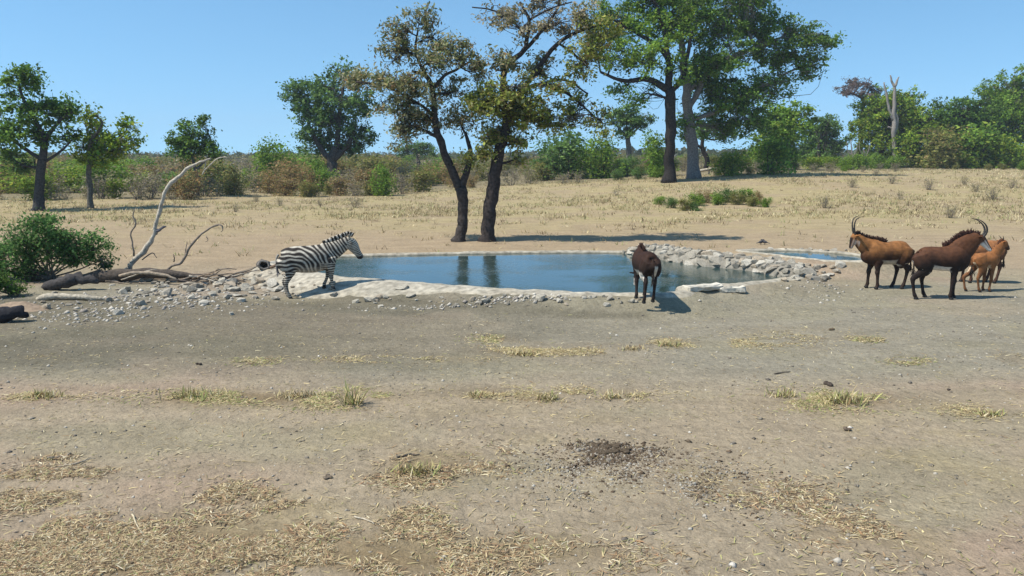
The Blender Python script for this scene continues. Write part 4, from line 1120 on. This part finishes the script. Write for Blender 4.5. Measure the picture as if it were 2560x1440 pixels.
# --- sable antelopes
def build_sable(kind):
    """kinds: cow (head raised, looking ahead), bull (neck arched), drinking, calf"""
    root = empty('sable_antelope'); mb = MB()
    if kind in ('cow', 'heifer', 'drinking'):
        sx_ = lambda a: (690 - a) / 690.0; sz_ = lambda b_: (1320 - b_) / 690.0
        body = [(1262,600,690,.07),(1232,560,800,.16),(1140,505,880,.215),(1010,488,895,.24),(860,508,902,.255),(750,510,905,.255),(650,482,908,.245),(560,470,905,.215),(485,495,870,.165),(425,540,780,.11)]
        S = lambda a, b_, h, w, y=0: (sx_(a), y, sz_(b_), h, w)
        neck = [S(590,640,.27,.17), S(470,585,.225,.13), S(380,525,.18,.105), S(310,465,.145,.09), S(270,425,.11,.08)]
        head = [S(278,395,.075,.07), S(245,425,.10,.078), S(220,490,.09,.066), S(200,550,.062,.052), S(188,595,.05,.047), S(184,615,.035,.036)]
        earp = (250, 400); fore = [(600, -.12, 570), (640, .12, 665)]; hindx = [(1130, -.13, 1030), (1130, .13, 1115)]
        maneline = [(255,350),(330,372),(430,418),(540,445),(650,455),(740,480),(800,512)]
        eyeq = (238, 440)
        hornb = (235, 365); hornp = [(235,372),(214,290),(205,200),(222,120),(268,80),(335,58)]
        if kind == 'heifer': hornp = [(235,372),(225,320),(226,270),(238,230)]
        foot = 1325
    elif kind == 'bull':
        sx_ = lambda a: (a - 420) / 625.0; sz_ = lambda b_: (1325 - b_) / 625.0
        S = lambda a, b_, h, w, y=0: (sx_(a), y, sz_(b_), h, w)
        body = [(78,600,710,.07),(112,565,800,.17),(200,530,862,.23),(330,525,880,.25),(450,525,895,.27),(560,503,900,.275),(660,475,910,.26),(760,470,900,.21),(845,520,830,.14)]
        neck = [S(660,640,.29,.20), S(765,550,.30,.165), S(860,465,.25,.135), S(940,405,.185,.11), S(985,385,.13,.09)]
        head = [S(965,375,.08,.075), S(1010,400,.11,.085), S(1060,455,.098,.07), S(1115,515,.068,.055), S(1160,565,.055,.05), S(1175,582,.036,.038)]
        earp = (990, 380); fore = [(640, -.14, 605), (720, .14, 722)]; hindx = [(150, -.14, 85), (210, .14, 290)]
        maneline = [(480,520),(560,490),(620,445),(680,385),(740,345),(820,325),(900,330),(980,345)]
        eyeq = (1035, 425)
        hornp = [(1025,375),(1060,335),(1078,280),(1065,220),(1025,165),(960,120),(880,92)]
        foot = 1330
    else:
        sx_ = lambda a: (a - 1200) / 640.0; sz_ = lambda b_: (1215 - b_) / 640.0
        S = lambda a, b_, h, w, y=0: (sx_(a), y, sz_(b_), h, w)
        body = [(985,650,730,.05),(1020,610,790,.12),(1110,592,832,.155),(1210,592,842,.165),(1310,570,835,.155),(1370,570,800,.12),(1410,590,760,.08)]
        neck = [S(1320,650,.17,.11), S(1390,570,.14,.085), S(1440,490,.115,.07), S(1470,445,.09,.065)]
        head = [S(1455,430,.06,.058), S(1490,445,.085,.065), S(1530,490,.072,.055), S(1570,535,.048,.042), S(1585,552,.03,.032)]
        earp = (1475, 435); fore = [(1300, -.09, 1268), (1262, .09, 1245)]; hindx = [(1070, -.09, 1095), (1015, .09, 940)]
        maneline = [(1290,570),(1340,530),(1390,470),(1430,410),(1460,395)]
        eyeq = (1508, 455)
        hornp = [(1465,410),(1455,375),(1440,345),(1425,325)]
        foot = 1215
    if kind == 'heifer':
        neck = [S(600,640,.27,.17), S(490,640,.215,.13), S(405,680,.17,.105), S(345,715,.14,.09), S(310,735,.11,.08)]
        head = [S(318,715,.075,.07), S(290,745,.10,.078), S(262,815,.09,.066), S(240,875,.062,.052), S(226,920,.05,.047), S(222,938,.035,.036)]
        earp = (300, 715); eyeq = (280, 760); maneline = [(300,670),(345,630),(410,560),(490,500),(580,462),(660,462),(740,485),(800,512)]
        hornp = [(285,690),(264,640),(264,590),(285,545)]
    if kind == 'drinking':
        neck = [S(600,640,.27,.17), S(510,640,.225,.135), S(450,740,.175,.11), S(425,860,.145,.095), S(420,950,.12,.085)]
        head = [S(425,945,.075,.07), S(395,975,.10,.078), S(355,1040,.09,.066), S(325,1100,.062,.052), S(306,1138,.05,.047), S(300,1156,.034,.036)]
        earp = (418, 940); eyeq = (380, 995)
        maneline = [(365,900),(372,790),(400,660),(460,540),(530,460),(600,440),(690,465),(780,510)]
        hornp = [(400,935),(352,890),(340,820),(372,760),(430,730)]
    loft(mb, [(sx_(a), 0, (sz_(t) + sz_(b_)) / 2, (sz_(t) - sz_(b_)) / 2, w) for a, t, b_, w in body], 4, 22)
    loft(mb, neck, 4, 18); loft(mb, head, 4, 16)
    k = {'calf': .72}.get(kind, 1.0)
    fwd = np.sign(sx_(1000) - sx_(0))
    for s in (1, -1):
        ex, ez = sx_(earp[0]), sz_(earp[1]); tx = -.02 if kind != 'calf' else -.03
        loft(mb, [(ex, s*.05*k, ez, .03*k, .02), (ex + tx, s*.11*k, ez + .02, .042*k, .02), (ex + 1.5*tx, s*.17*k, ez + .035, .036*k, .018), (ex + 2*tx, s*.22*k, ez + .04, .012, .012)], 3, 8, lateral=(.3, 0, 1))
    FZ = sz_(foot); bot = max(p[2] for p in body); btop = sz_(bot)
    elbow = btop + .12 * k
    for (a, y, f) in fore:                                                      # shoulder > knee > fetlock > hoof
        X0, X1 = sx_(a), sx_(f); kn = FZ + .42 * k; 
        leg(mb, [(X0, y*.8, elbow + .22*k, .17*k, .085*k), (X0 - .02, y, elbow, .115*k, .075*k), (X0 - .01, y, elbow - .14*k, .07*k, .052*k), (X0*.5+X1*.5, y, kn + .07*k, .048*k, .042*k), (X0*.45+X1*.55 + .008, y, kn, .052*k, .044*k),
                 (X0*.3+X1*.7, y, kn - .08*k, .036*k, .032*k), (X0*.1+X1*.9, y, FZ + .18*k, .031*k, .029*k), (X1 - .005, y, FZ + .11*k, .040*k, .036*k), (X1 + .012, y, FZ + .07*k, .034*k, .033*k), (X1 + .03, y, FZ + .012, .052*k, .044*k)])
    for (a, y, f) in hindx:                                                     # hip > stifle > hock > cannon > hoof
        X0, X1 = sx_(a), sx_(f); hz = FZ + .50 * k; hx = X1 - .085 * k
        leg(mb, [(X0 - .01, y*.75, btop + .42*k, .19*k, .10*k), (X0 + .04, y, btop + .24*k, .19*k, .105*k), (X0 + .09*k, y, btop + .06*k, .135*k, .085*k), (X0*.5+hx*.5 + .05*k, y, hz + .14*k, .078*k, .055*k), (hx + .01, y, hz + .03*k, .058*k, .045*k),
                 (hx, y, hz - .03*k, .048*k, .04*k), (hx + .015*k, y, hz - .14*k, .034*k, .031*k), (X1 - .035*k, y, FZ + .18*k, .032*k, .029*k), (X1 - .012*k, y, FZ + .11*k, .041*k, .036*k), (X1 + .01, y, FZ + .07*k, .035*k, .033*k), (X1 + .03, y, FZ + .012, .054*k, .045*k)])
    me, co, nr = skin(mb, .014 if kind != 'calf' else .012, 3)
    x, y, z = co.T
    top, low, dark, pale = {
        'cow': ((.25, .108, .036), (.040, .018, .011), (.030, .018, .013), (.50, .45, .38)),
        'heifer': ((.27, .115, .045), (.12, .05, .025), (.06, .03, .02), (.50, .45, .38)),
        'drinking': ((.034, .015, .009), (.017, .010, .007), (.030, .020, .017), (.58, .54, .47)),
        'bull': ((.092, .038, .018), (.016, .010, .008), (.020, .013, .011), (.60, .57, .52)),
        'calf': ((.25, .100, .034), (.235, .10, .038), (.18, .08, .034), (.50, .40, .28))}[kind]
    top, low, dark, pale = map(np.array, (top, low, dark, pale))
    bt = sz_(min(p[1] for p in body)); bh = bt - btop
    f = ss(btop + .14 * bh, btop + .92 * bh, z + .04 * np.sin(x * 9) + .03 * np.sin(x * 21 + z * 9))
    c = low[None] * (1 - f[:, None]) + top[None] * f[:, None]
    lg = 1 - ss(btop - .12 * k, btop + .10 * k, z)
    lw = np.where(np.abs(y) > .02, lg, 0)
    c = c * (1 - lw[:, None]) + dark[None] * lw[:, None]
    if kind in ('bull', 'cow', 'heifer'):                                       # warmer fore leg fronts
        ins = lw * ss(.1, .6, np.where(kind == 'cow', -y / .15, y / .15)) * 0
    wb = ss(.30, .75, -nr[:, 2]) * (np.abs(y) < .22) * ss(btop - .03, btop + .01, z) * (z < btop + .3 * bh) * (x < sx_(fore[0][0]) - .05) * (x > sx_(hindx[0][0]) - .02)
    if kind == 'drinking': wb = np.maximum(wb * (y > .02), ss(.06, .10, y) * ss(btop - .10, btop - .06, z) * (1 - ss(btop + .16 * bh, btop + .26 * bh, z)) * (x < sx_(900)) * (x > sx_(1170)))
    c = c * (1 - wb[:, None]) + pale[None] * wb[:, None]
    hx0 = sx_(body[0][0])
    rp = ss(.45, .85, -nr[:, 0]) * (x < hx0 + .26 * k) * (z > btop - .14 * k) * (z < btop + .38 * bh) * (np.abs(y) < .13 * k) * (np.abs(y) > .02)
    if kind == 'drinking': rp = ss(.25, .6, -nr[:, 0]) * (x < hx0 + .3) * ss(btop - .1, btop - .04, z) * (1 - ss(btop + .42 * bh, btop + .52 * bh, z)) * (y < -.015) * (y > -.10)
    c = c * (1 - rp[:, None]) + pale[None] * rp[:, None]
    # face: pale cheek and muzzle, dark blaze
    hp = np.array([[h[0], h[2]] for h in head]); ax2 = unit(hp[-1] - hp[1]); hl = np.linalg.norm(hp[-1] - hp[1])
    tt = ((x - hp[1][0]) * ax2[0] + (z - hp[1][1]) * ax2[1]) / hl
    pp = (x - hp[1][0]) * -ax2[1] + (z - hp[1][1]) * ax2[0]
    infc = (tt > -.25) & (tt < 1.3) & (np.abs(pp) < .16 * k) & (x > min(hp[:, 0]) - .05)
    front = nr[:, 0] * -ax2[1] + nr[:, 2] * ax2[0]
    if kind in ('bull', 'cow', 'heifer', 'drinking'):
        wf = infc * ss(.12, .3, tt) * (1 - ss(.1, .5, front)) * (1 - .8 * np.exp(-((pp - .0) / .018) ** 2) * (tt < .8))
        wf = wf * (.95 if kind in ('bull', 'drinking') else .55)
        c = c * (1 - wf[:, None]) + np.array([.62, .58, .53]) * wf[:, None]
        db = infc * ss(.25, .6, front) * ss(.0, .15, tt)
        c = c * (1 - db[:, None]) + np.array([.02, .014, .012]) * db[:, None]
    else:
        db = infc * ss(.3, .55, tt)
        c = c * (1 - .8 * db[:, None]) + np.array([.03, .022, .018]) * .8 * db[:, None]
    nose = infc * ss(1.0, 1.12, tt)
    c = c * (1 - nose[:, None]) + .02 * nose[:, None]
    hoof = 1 - ss(.05 * k, .075 * k, z - FZ)
    c = c * (1 - hoof[:, None]) + .022 * hoof[:, None]
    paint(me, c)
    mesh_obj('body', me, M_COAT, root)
    mc = {'bull': (.035, .014, .010), 'calf': (.10, .04, .02)}.get(kind, (.045, .022, .015))
    mane(root, [(sx_(a), sz_(b_) - .01) for a, b_ in maneline], {'bull': .085, 'calf': .035}.get(kind, .06), .022,
         lambda f_, r: np.array(mc) * r.uniform(.6, 1.5), ragged=.3, seed=5)
    xr_, zr_ = sx_(body[0][0]) + .03, sz_(body[0][1]) - .0
    hang(root, [(xr_ + .03, 0, zr_), (xr_ - .035, 0, zr_ - .08 * k), (xr_ - .05, 0, zr_ - .25 * k), (xr_ - .045, 0, zr_ - .42 * k), (xr_ - .03, 0, zr_ - .52 * k)],
         [.03 * k, .022 * k, .018 * k, .02 * k, .01], top * .6, (.02, .015, .012), seed=6)
    for s in (1, -1):
        hb = MB(); n_ = len(hornp)
        P = np.array([(sx_(a), s * (.035 * k + .075 * k * (i / (n_ - 1)) ** 1.2), sz_(b_)) for i, (a, b_) in enumerate(hornp)])
        C = catmull(P, 9); kk = len(C); t_ = np.arange(kk) / (kk - 1)
        r0 = {'bull': .034, 'calf': .014}.get(kind, .026)
        rad = r0 * (1 - t_ * .82) * (1 + .07 * np.sin(t_ * kk * 1.25) * (t_ < .72))
        tube(hb, C, rad, 8, (.035, .030, .027)); hb.build('horn', M_HORN, root, smooth=True)
        eyeball(root, (sx_(eyeq[0]), s * .068 * k, sz_(eyeq[1])), .019 * k)
    root['foot'] = FZ
    return root

def stand(o, px, py, yaw, s=1.0):
    p = ground(px, py)
    o.location = (p[0], p[1], p[2] - o['foot'] * s + .0); o.rotation_euler = (0, 0, yaw); o.scale = (s, s, s)
    del o['foot']
cow = build_sable('cow'); stand(cow, 2190, 722, R(180 + 3), 1.05)
tag(cow, 'orange brown sable antelope cow with tall slim horns facing the waterhole', 'antelope')
bull = build_sable('bull'); stand(bull, 2337, 747, R(-4))
tag(bull, 'dark chestnut sable bull with white belly and swept back horns', 'antelope')
heif = build_sable('heifer'); stand(heif, 2425, 706, R(180 - 6), .97)
tag(heif, 'reddish brown short horned sable partly hidden behind the bull and calf', 'antelope')
calf = build_sable('calf'); stand(calf, 2456, 729, R(8), 1.04)
tag(calf, 'light tan sable calf standing beyond the bull shoulder', 'antelope')
drk = build_sable('drinking'); stand(drk, 1604, 748, R(98), .93)
tag(drk, 'dark maroon sable antelope seen from behind drinking at the pool edge', 'antelope')

# small birds on the far bank, each a body with head, tail and legs
def bird(px, py, yaw, lb, col=(.05, .05, .055), s=1.0):
    G = ground(px, py); root = empty('ground_bird', (G[0], G[1], G[2]), yaw); mb = MB()
    loft(mb, [(-.10, 0, .085, .02, .025), (-.05, 0, .095, .045, .045), (.02, 0, .11, .055, .055), (.07, 0, .13, .04, .04), (.09, 0, .165, .03, .03), (.115, 0, .175, .022, .022), (.15, 0, .168, .012, .012)], 3, 10)
    loft(mb, [(-.08, 0, .09, .015, .03), (-.15, 0, .075, .012, .03), (-.2, 0, .065, .012, .028)], 3, 8)
    me, co, nr = skin(mb, .012, 1); paint(me, np.tile(col, (len(co), 1))); mesh_obj('body', me, M_HAIR, root)
    for y_ in (.022, -.022):
        b2 = MB(); tube(b2, [(0, y_, .07), (-.005, y_, .03), (0, y_, 0.0), (.02, y_, .0)], .006, 5, (.12, .08, .05)); b2.build('leg', M_HAIR, root)
    root.scale = (s, s, s)
    tag(root, lb, 'bird', 'birds on the far bank')
bird(1902, 612, .4, 'small dark bird on the bare ground behind the upper pool', s=1.1)
bird(1911, 612, 2.4, 'small dark bird on the bare ground behind the upper pool', s=1.1)

# ------------------------------------------------------------------ ground cover
def blades(mb, base, length, width, pal, lay=0., r=None, colf=None):
    """grass blades: three-vertex tapering, lay 0 upright .. 1 flat on the ground"""
    r = r or rng; n = len(base)
    az = r.uniform(0, 2 * math.pi, n); el = np.clip(r.normal(1.25 * (1 - lay), .28 if lay < .8 else .11, n), .02, 1.5)
    d = np.column_stack([np.cos(az) * np.cos(el), np.sin(az) * np.cos(el), np.sin(el)])
    s = np.column_stack([-np.sin(az), np.cos(az), np.zeros(n)]) + r.normal(0, .25, (n, 3))
    L = length * r.uniform(.4, 1.25, (n, 1)); W = width * r.uniform(.6, 1.3, (n, 1))
    mid = base + d * L * .55; tip = base + d * L + np.array([0, 0, -1]) * L * .12 * r.random((n, 1))
    tip[:, 2] = np.maximum(tip[:, 2], base[:, 2] + .004)
    v = np.stack([base - s * W / 2, base + s * W / 2, mid + s * W * .4, mid - s * W * .4, tip], 1).reshape(-1, 3)
    k = np.arange(n)[:, None] * 5
    c = pick(pal, n, r, .18) if colf is None else colf
    mb.add(v, np.hstack([k, k + 1, k + 2, k + 3]), np.hstack([k + 3, k + 2, k + 4]), np.repeat(c, 5, 0))
STRAW = [(.52, .42, .22, 3), (.44, .35, .19, 3), (.36, .28, .15, 2), (.58, .50, .32, 1.5), (.30, .20, .11, 1.2), (.36, .34, .14, 1)]
LITTER = [(.54, .43, .25, 4), (.42, .32, .18, 3), (.27, .19, .11, 3), (.12, .09, .06, 3), (.38, .24, .14, 1.5), (.60, .53, .37, 1.6), (.33, .19, .10, 1), (.30, .30, .13, 1)]
STRAWG = STRAW + [(.24, .27, .09, 2.5), (.33, .33, .12, 2)]
def with_h(xy, dz=0.): return np.column_stack([xy, H(xy[:, 0], xy[:, 1]) + dz])
def patch_xy(px, py, rx, ry, n, r=rng):
    """points spread round a spot whose size is given in photo pixels"""
    c = ground(px, py); sx_ = rx * c[1] / FPX; f = ground(px, py - ry) ; nr_ = ground(px, py + ry); sy_ = max((f[1] - nr_[1]) / 2, .05)
    u = r.normal(0, .54, (n, 2)); u = u[(np.abs(u) < 1.6).all(1)]
    return np.column_stack([c[0] + u[:, 0] * sx_, c[1] + u[:, 1] * sy_]), c
# straw lying in mats
lit = MB()
for (px, py, rx, ry, n) in MAT_PX:
    xy, c = patch_xy(px, py, rx, ry, int(n * (7.5 if n > 1000 else 4.6)))
    xy = xy[rng.random(len(xy)) < ss(.40, .58, fbm(xy[:, 0] * 2.1, xy[:, 1] * 2.8, 4, 77))]
    blades(lit, with_h(xy, .006), .09, .006 + c[1] * .0004, LITTER if py > 1050 else STRAW if random.random() < .75 else STRAWG, lay=.92)
n = 9000
yy = 6 + 14 * rng.random(n) ** 1.3; xx = rng.uniform(-.68, .68, n) * (yy + 1)
keep = sdist(POND, xx, yy) > .5; xy = np.column_stack([xx, yy])[keep]
blades(lit, with_h(xy, .006), .10, .010, STRAW, lay=.93)
tag(lit.build('dry_straw', M_STRAW), 'flattened dry straw and leaf litter strewn on the bare foreground', 'straw', kind='stuff')

# upright tufts one can point at: separate things
def tuft(px, py, w, h, n, lb, pal=STRAWG, group=None, name='grass_tuft'):
    c = ground(px, py); r = np.random.default_rng(int(px) * 7 + int(py)); m = MB()
    sx_ = w * c[1] / FPX; base = np.column_stack([r.normal(0, .42, n) * sx_, r.normal(0, .30, n) * sx_ * .8, np.zeros(n)])
    base[:, 2] = H(base[:, 0] + c[0], base[:, 1] + c[1]) - c[2]
    blades(m, base, h * c[1] / FPX, .010 + c[1] * .0004, pal, lay=.32, r=r)
    o = m.build(name, M_STRAW); o.location = c
    return tag(o, lb, 'grass', group)
tuft(880, 1012, 36, 62, 90, 'tall upright dry grass tuft at the end of the straw strip')
tuft(490, 992, 70, 30, 170, 'green tinged grass tuft in the straw strip before the mud')
tuft(105, 992, 48, 22, 200, 'low green tinged grass tuft on the mud near the left')
tuft(2110, 1008, 66, 40, 240, 'pale bushy grass tuft beside the dark dung lump')
tuft(1960, 990, 60, 24, 130, 'short yellow grass tuft beside the pale bushy tuft')
tuft(1370, 1000, 34, 30, 80, 'yellow grass tuft standing alone in the middle straw strip')
tuft(1530, 995, 46, 26, 90, 'short straw coloured tuft right of the lone yellow tuft')
tuft(1200, 990, 40, 24, 70, 'thin sparse grass tuft left of the lone yellow tuft')
tuft(1040, 1185, 70, 34, 260, 'flattened olive grass clump with a dark stick on it', STRAWG)
tuft(740, 995, 60, 26, 110, 'reddish dry grass tuft in the middle of the straw strip', STRAW)
tuft(1680, 866, 40, 18, 120, 'small green tipped tuft at the end of the upper straw line')
tuft(1310, 888, 36, 16, 170, 'brown grass tuft in the upper straw line', STRAW)
tuft(1580, 874, 40, 14, 90, 'rusty low tuft in the upper straw line near the drinking antelope', STRAW)
tuft(2480, 1040, 34, 20, 120, 'sparse pale tuft on the bare ground towards the right')

# standing dead grass of the clearing
gr = MB()
n = 46000
yy = 25 + 95 * rng.random(n) ** 1.25; xx = rng.uniform(-.70, .70, n) * (yy + 2)
dens = ss(33, 47, yy + 9 * (fbm(xx / 6, yy / 4, 3, 61) - .5)) * (.12 + .95 * ss(.42, .62, fbm(xx / 4, yy / 3, 3, 62))) * (1 - .8 * ss(0, 4, yy - YEDGE(xx, yy)))
dens = np.where((xx < -9) & (yy < 38), dens * .35, dens)
dens = np.maximum(dens, .03 * (yy > 27))
ok = rng.random(n) < dens; xx, yy = xx[ok], yy[ok]; m = len(xx); nb = 7
bx = np.repeat(xx, nb) + rng.normal(0, .12, m * nb); by = np.repeat(yy, nb) + rng.normal(0, .12, m * nb)
tint = np.repeat(pick([(.44, .36, .20, 3), (.36, .29, .16, 3), (.28, .28, .12, 2.5), (.54, .46, .28, 2), (.20, .15, .09, 2)], m), nb, 0) * (1 + rng.normal(0, .12, (m * nb, 1)))
blades(gr, with_h(np.column_stack([bx, by]), -.01), .26, .028, None, lay=.45, colf=tint)
tag(gr.build('dry_grass', M_STRAW), 'standing dead yellow grass across the clearing', 'grass', kind='stuff')

# pebbles, crumbs and dung scatter
def scatter_small(name, label, cat, xy, size, pal, mat, flat=.55):
    b_ = MB(); n_ = len(xy); P = with_h(xy, 0)
    oct_ = np.array([[1, 0, 0], [0, 1, 0], [-1, 0, 0], [0, -1, 0], [0, 0, 1], [0, 0, -.6]], float)
    tr = np.array([[0, 1, 4], [1, 2, 4], [2, 3, 4], [3, 0, 4], [1, 0, 5], [2, 1, 5], [3, 2, 5], [0, 3, 5]])
    a = rng.uniform(0, 6.28, n_); s = size * rng.gamma(3, .33, n_)
    V = oct_[None] * (s[:, None, None]) * rng.uniform(.7, 1.3, (n_, 6, 1)) * np.array([1, .8, flat])
    ca, sa = np.cos(a)[:, None], np.sin(a)[:, None]
    V = np.stack([V[..., 0] * ca - V[..., 1] * sa, V[..., 0] * sa + V[..., 1] * ca, V[..., 2]], -1) + P[:, None]
    T = (tr[None] + np.arange(n_)[:, None, None] * 6).reshape(-1, 3)
    b_.add(V.reshape(-1, 3), None, T, np.repeat(pick(pal, n_), 6, 0))
    tag(b_.build(name, mat), label, cat, kind='stuff')
n = 5200
yy = 6 + 19 * rng.random(n) ** 1.2; xx = rng.uniform(-.7, .7, n) * (yy + 1); ok = sdist(POND, xx, yy) > .25
scatter_small('pebbles', 'small pebbles and clods scattered over the bare dirt', 'pebbles', np.column_stack([xx, yy])[ok], .016, [(.40, .36, .30, 2), (.22, .19, .15, 3), (.14, .12, .10, 2), (.5, .46, .4, .7)], M_ROCK)
xy1, _ = patch_xy(430, 745, 260, 26, 900); xy2, _ = patch_xy(1250, 752, 330, 12, 500); xy3, _ = patch_xy(180, 790, 200, 24, 350); xy4, _ = patch_xy(1990, 690, 120, 22, 300)
xy = np.vstack([xy1, xy2, xy3, xy4]); xy = xy[sdist(POND, xy[:, 0], xy[:, 1]) > .3]
scatter_small('gravel', 'pale gravel and stone chips along the waterhole bank', 'gravel', xy, .032, [(.45, .41, .35, 3), (.35, .32, .27, 2), (.25, .22, .19, 2)], M_ROCK)
xy1, _ = patch_xy(1535, 1140, 130, 26, 3000); xy2, _ = patch_xy(1570, 1180, 240, 55, 2200); xy3, _ = patch_xy(1860, 1230, 180, 55, 500); xy4, _ = patch_xy(1530, 1125, 90, 14, 1500); xy3 = np.vstack([xy3, xy4])
scatter_small('dung_crumbs', 'trampled dark dung crumbs spread on the foreground dirt', 'dung', np.vstack([xy1, xy2, xy3]), .014, [(.09, .065, .045, 3), (.13, .10, .07, 2), (.26, .23, .19, 1.5)], M_DUNG)
xyh, _ = patch_xy(1580, 1195, 300, 60, 5200)
scatter_small('pale_grit', 'pale grey grit spread around the dark dung heap', 'grit', xyh, .009, [(.36, .335, .285, 3), (.30, .27, .22, 3), (.17, .14, .11, 2)], M_ROCK)
def lump(px, py, s, lb, group=None, col=(.07, .055, .045), name='dung_lump', cat='dung', nlump=5, spread=1.0):
    c = ground(px, py); r = np.random.default_rng(int(px + py)); mb = MB()
    for i_ in range(nlump):
        q = r.normal(0, .45, 3) * s * spread; q[2] = abs(q[2]) * .4 / spread + s * .2
        loft(mb, [(q[0] - s * .4, q[1], q[2], s * .15, s * .2), (q[0], q[1], q[2], s * .3, s * .38), (q[0] + s * .4, q[1] + s * .1, q[2], s * .15, s * .2)], 3, 8)
    me, co, nr = skin(mb, s * .14, 1); paint(me, np.tile(col, (len(co), 1)) * r.uniform(.7, 1.3, (len(co), 1)))
    o_ = mesh_obj(name, me, M_DUNG); o_.location = (c[0], c[1], c[2] - s * .05)
    return tag(o_, lb, cat, group)
o = lump(1515, 1124, .075, 'dark trodden heap of dung at the centre of the crumb patch', nlump=46, spread=3.4, col=(.085, .065, .045)); o.scale = (1.35, 1.0, .5)
lump(2066, 963, .10, 'round dark dung lump beside the pale bushy tuft')
lump(2118, 1078, .065, 'small brown dung lump on bare dirt below the pale bushy tuft', col=(.13, .10, .075))
lump(820, 1198, .055, 'small brown dung lump on bare dirt between the straw clumps', col=(.15, .12, .09))
lump(2082, 826, .08, 'brown dung lump on the tan patch before the antelopes', col=(.12, .09, .06))
lump(500, 912, .06, 'dark dung lump on the mud above the straw strip')
lump(2372, 975, .03, 'tiny dark dung pellet on bare dirt right of the pale bushy tuft')
# sticks
def stick(pts, rad, lb, col=(.25, .21, .16)):
    P = np.array([ground(*p) + np.array([0, 0, .015]) for p in pts]); O = P[0].copy(); m = MB(); C = catmull(P - O, 4)
    tube(m, C + rng.normal(0, rad * .4, C.shape), np.linspace(rad, rad * .5, len(C)), 6, col); o_ = m.build('fallen_stick', M_WOOD, smooth=True); o_.location = O
    tag(o_, lb, 'stick')
stick([(115, 1152), (150, 1148), (178, 1140)], .014, 'short twig lying near the left straw mat')
stick([(160, 1168), (195, 1164), (215, 1155), (240, 1152)], .012, 'long thin twig lying below the short twig', (.36, .30, .22))
stick([(885, 1300), (915, 1302), (935, 1318)], .010, 'bent pale twig on bare dirt before the straw', (.42, .36, .27))
stick([(995, 1148), (1020, 1143), (1048, 1140)], .014, 'dark stick on the flattened olive grass clump', (.08, .07, .06))
stick([(1936, 936), (1960, 934), (1977, 931)], .012, 'thin dark stick on bare ground above the straw strip', (.12, .10, .08))
stick([(330, 1290), (345, 1320), (362, 1350)], .010, 'straight pale stem lying across the big straw mat', (.45, .38, .26))

# ------------------------------------------------------------------ air
hz = MB()
x0, x1, y0, y1, z0, z1 = -1200, 1200, -60, 1300, -3, 60
V = [(x, y, z) for z in (z0, z1) for y in (y0, y1) for x in (x0, x1)]
hz.add(V, [(0, 2, 3, 1), (4, 5, 7, 6), (0, 1, 5, 4), (2, 6, 7, 3), (0, 4, 6, 2), (1, 3, 7, 5)])
USE_HAZE = True
if USE_HAZE:
    hm = bpy.data.materials.new('air'); hm.use_nodes = True; nt = hm.node_tree
    for nd in list(nt.nodes):
        if nd.type == 'BSDF_PRINCIPLED': nt.nodes.remove(nd)
    pv = nt.nodes.new('ShaderNodeVolumePrincipled'); pv.inputs['Color'].default_value = (.75, .86, 1, 1); pv.inputs['Density'].default_value = .00035
    nt.links.new(pv.outputs[0], nt.nodes['Material Output'].inputs['Volume'])
    tag(hz.build('haze', hm), 'thin blue haze in the air over the plain', 'haze', kind='stuff')
